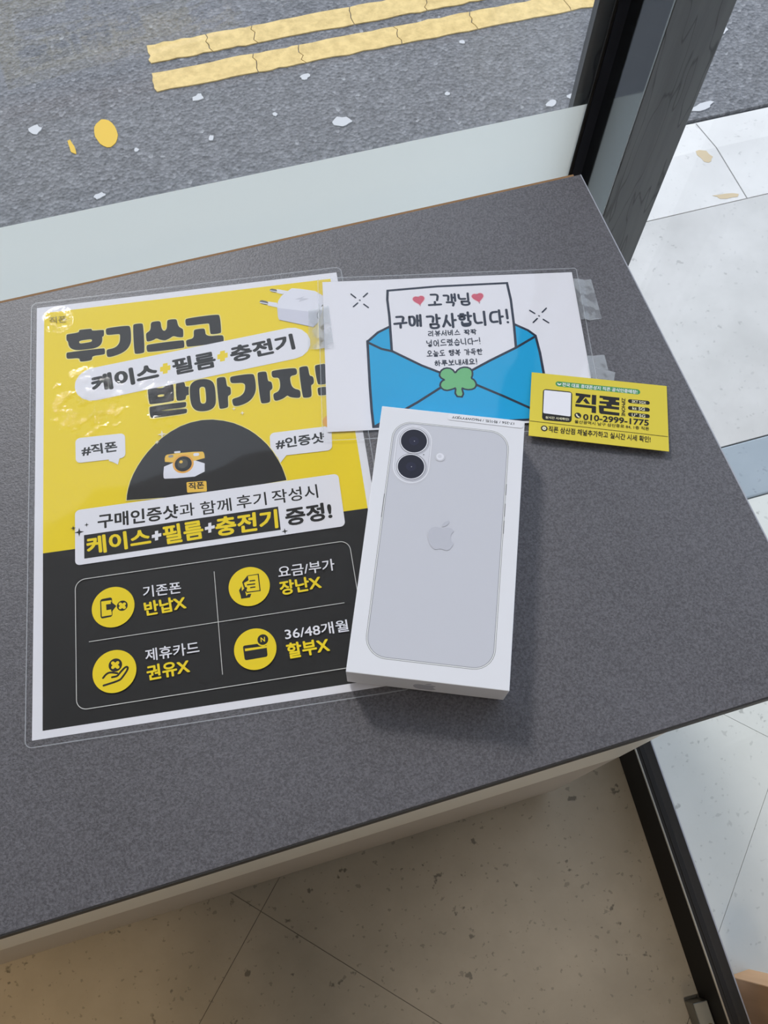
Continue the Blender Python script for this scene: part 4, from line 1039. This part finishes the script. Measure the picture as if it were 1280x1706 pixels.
# ------------------------------------------------------------------ business card
CT = 0.045
c, s = math.cos(-0.404227), math.sin(-0.404227)
ex = Vector((c, s, 0)); ey = Vector((-s, c, 0)) * math.cos(CT) + Vector((0, 0, -1)) * math.sin(CT)
ez = ex.cross(ey)
RC = Matrix((ex, ey, ez)).transposed()
card = tag(empty('business_card', (0.145382, -0.158489, 0.0020), RC), 'small mustard yellow business card with phone number', 'card')
sheet('card_stock', [(0, 0), (90, 0.3), (90, -50.6), (0, -50)], -0.00030, 0.0, 'p_card', card)
print_items(PRINT['card'], card, 0.00002)

# ------------------------------------------------------------------ phone box
bxo = tag(empty('phone_box', (0.037184, -0.169889, 0.00175), Z3(-0.401819)), 'white smartphone box with phone back printed on its lid', 'box')
BW, BH, BT = 0.08913, 0.16854, 0.0266 - 0.00175
link('lid', box_mesh(0, BW, -BH, 0, 0.0008, BT, 0.0004), 'b_white', bxo)
link('tray', box_mesh(0.0006, BW - 0.0006, -BH + 0.0006, -0.0006, 0.0, 0.002, 0.0), 'b_white', bxo)
print_items(PRINT['box'], bxo, BT + 0.00002)

# logo on the near side of the box
apple = [p for it in PRINT['box'] if it['n'] == 'fruit_logo' for p in it['pp']]
F = Flat()
for g in apple:
    F.fill([chaikin(g[0], 1)], 0)
me = bpy.data.meshes.new('fruit_logo')
cx = sum(v[0] for v in F.v) / len(F.v); cy = sum(v[1] for v in F.v) / len(F.v)
me.from_pydata([(BW * 0.5 + (x - cx) * 0.00085, -BH - 0.00003, BT * 0.5 + (y - cy) * 0.00085) for x, y, z in F.v], [], F.f)
link('fruit_logo', me, 'b_sh2', bxo)

# ------------------------------------------------------------------ clear tape
def tape(key, label):
    rows = TAPES[key]
    o0 = Vector(rows[0][0]) * .001
    o0.z = 0
    F = []
    n = len(rows[0])
    vs = []
    for r in (rows[0], rows[1]):
        for q in r:
            vs.append(Vector(q) * .001 - o0)
    vs2 = vs + [v - Vector((0, 0, 0.00004)) for v in vs]
    fs = [(i, n + i, n + i + 1, i + 1) for i in range(n - 1)]
    m2 = 2 * n
    fs += [(m2 + i + 1, m2 + n + i + 1, m2 + n + i, m2 + i) for i in range(n - 1)]
    me = bpy.data.meshes.new('clear_tape')
    me.from_pydata([tuple(v) for v in vs2], [], fs)
    bm = bmesh.new(); bm.from_mesh(me); bmesh.ops.recalc_face_normals(bm, faces=bm.faces[:]); bm.to_mesh(me); bm.free()
    o = link('clear_tape', me, 'clear_tape')
    o.location = o0
    return tag(o, label, 'tape', 'clear tape strips holding the note')
tape('a', 'wide clear tape strip at the upper right corner of the note')
tape('b', 'upper of two small clear tape pieces right above the business card')
tape('c', 'lower small clear tape piece touching the top of the business card')
tape('d', 'clear tape strip over the left edge of the note')

# ------------------------------------------------------------------ by the door
wb = tag(empty('wooden_board', (0.366, -0.665, FZ)), 'light brown upright wooden board outside the glass door', 'board')
box('board_panel', 0.0, 0.030, -0.45, 0.0, 0.0, 0.55, 'light_wood', wb, 0.0012)
ds = tag(empty('floor_lock', (0.299, -0.674, FZ), dm), 'small steel floor lock block beside the dark door rail', 'door lock')
box('lock_body', 0.0, 0.0195, -0.075, 0.0, 0.0, 0.032, 'lock_steel', ds, 0.0012)
bm = bmesh.new()
bmesh.ops.create_cone(bm, cap_ends=True, segments=18, radius1=0.0055, radius2=0.0045, depth=0.003)
me = bpy.data.meshes.new('screw'); bm.to_mesh(me); bm.free()
o = link('brass_screw', me, 'brass', ds)
o.location = (0.0125, -0.0300, 0.0333)

bpy.data.objects.remove(TOB)
bpy.data.scenes.remove(TSC)
for o in bpy.data.objects:
    if '_lvl' in o.keys():
        del o['_lvl']
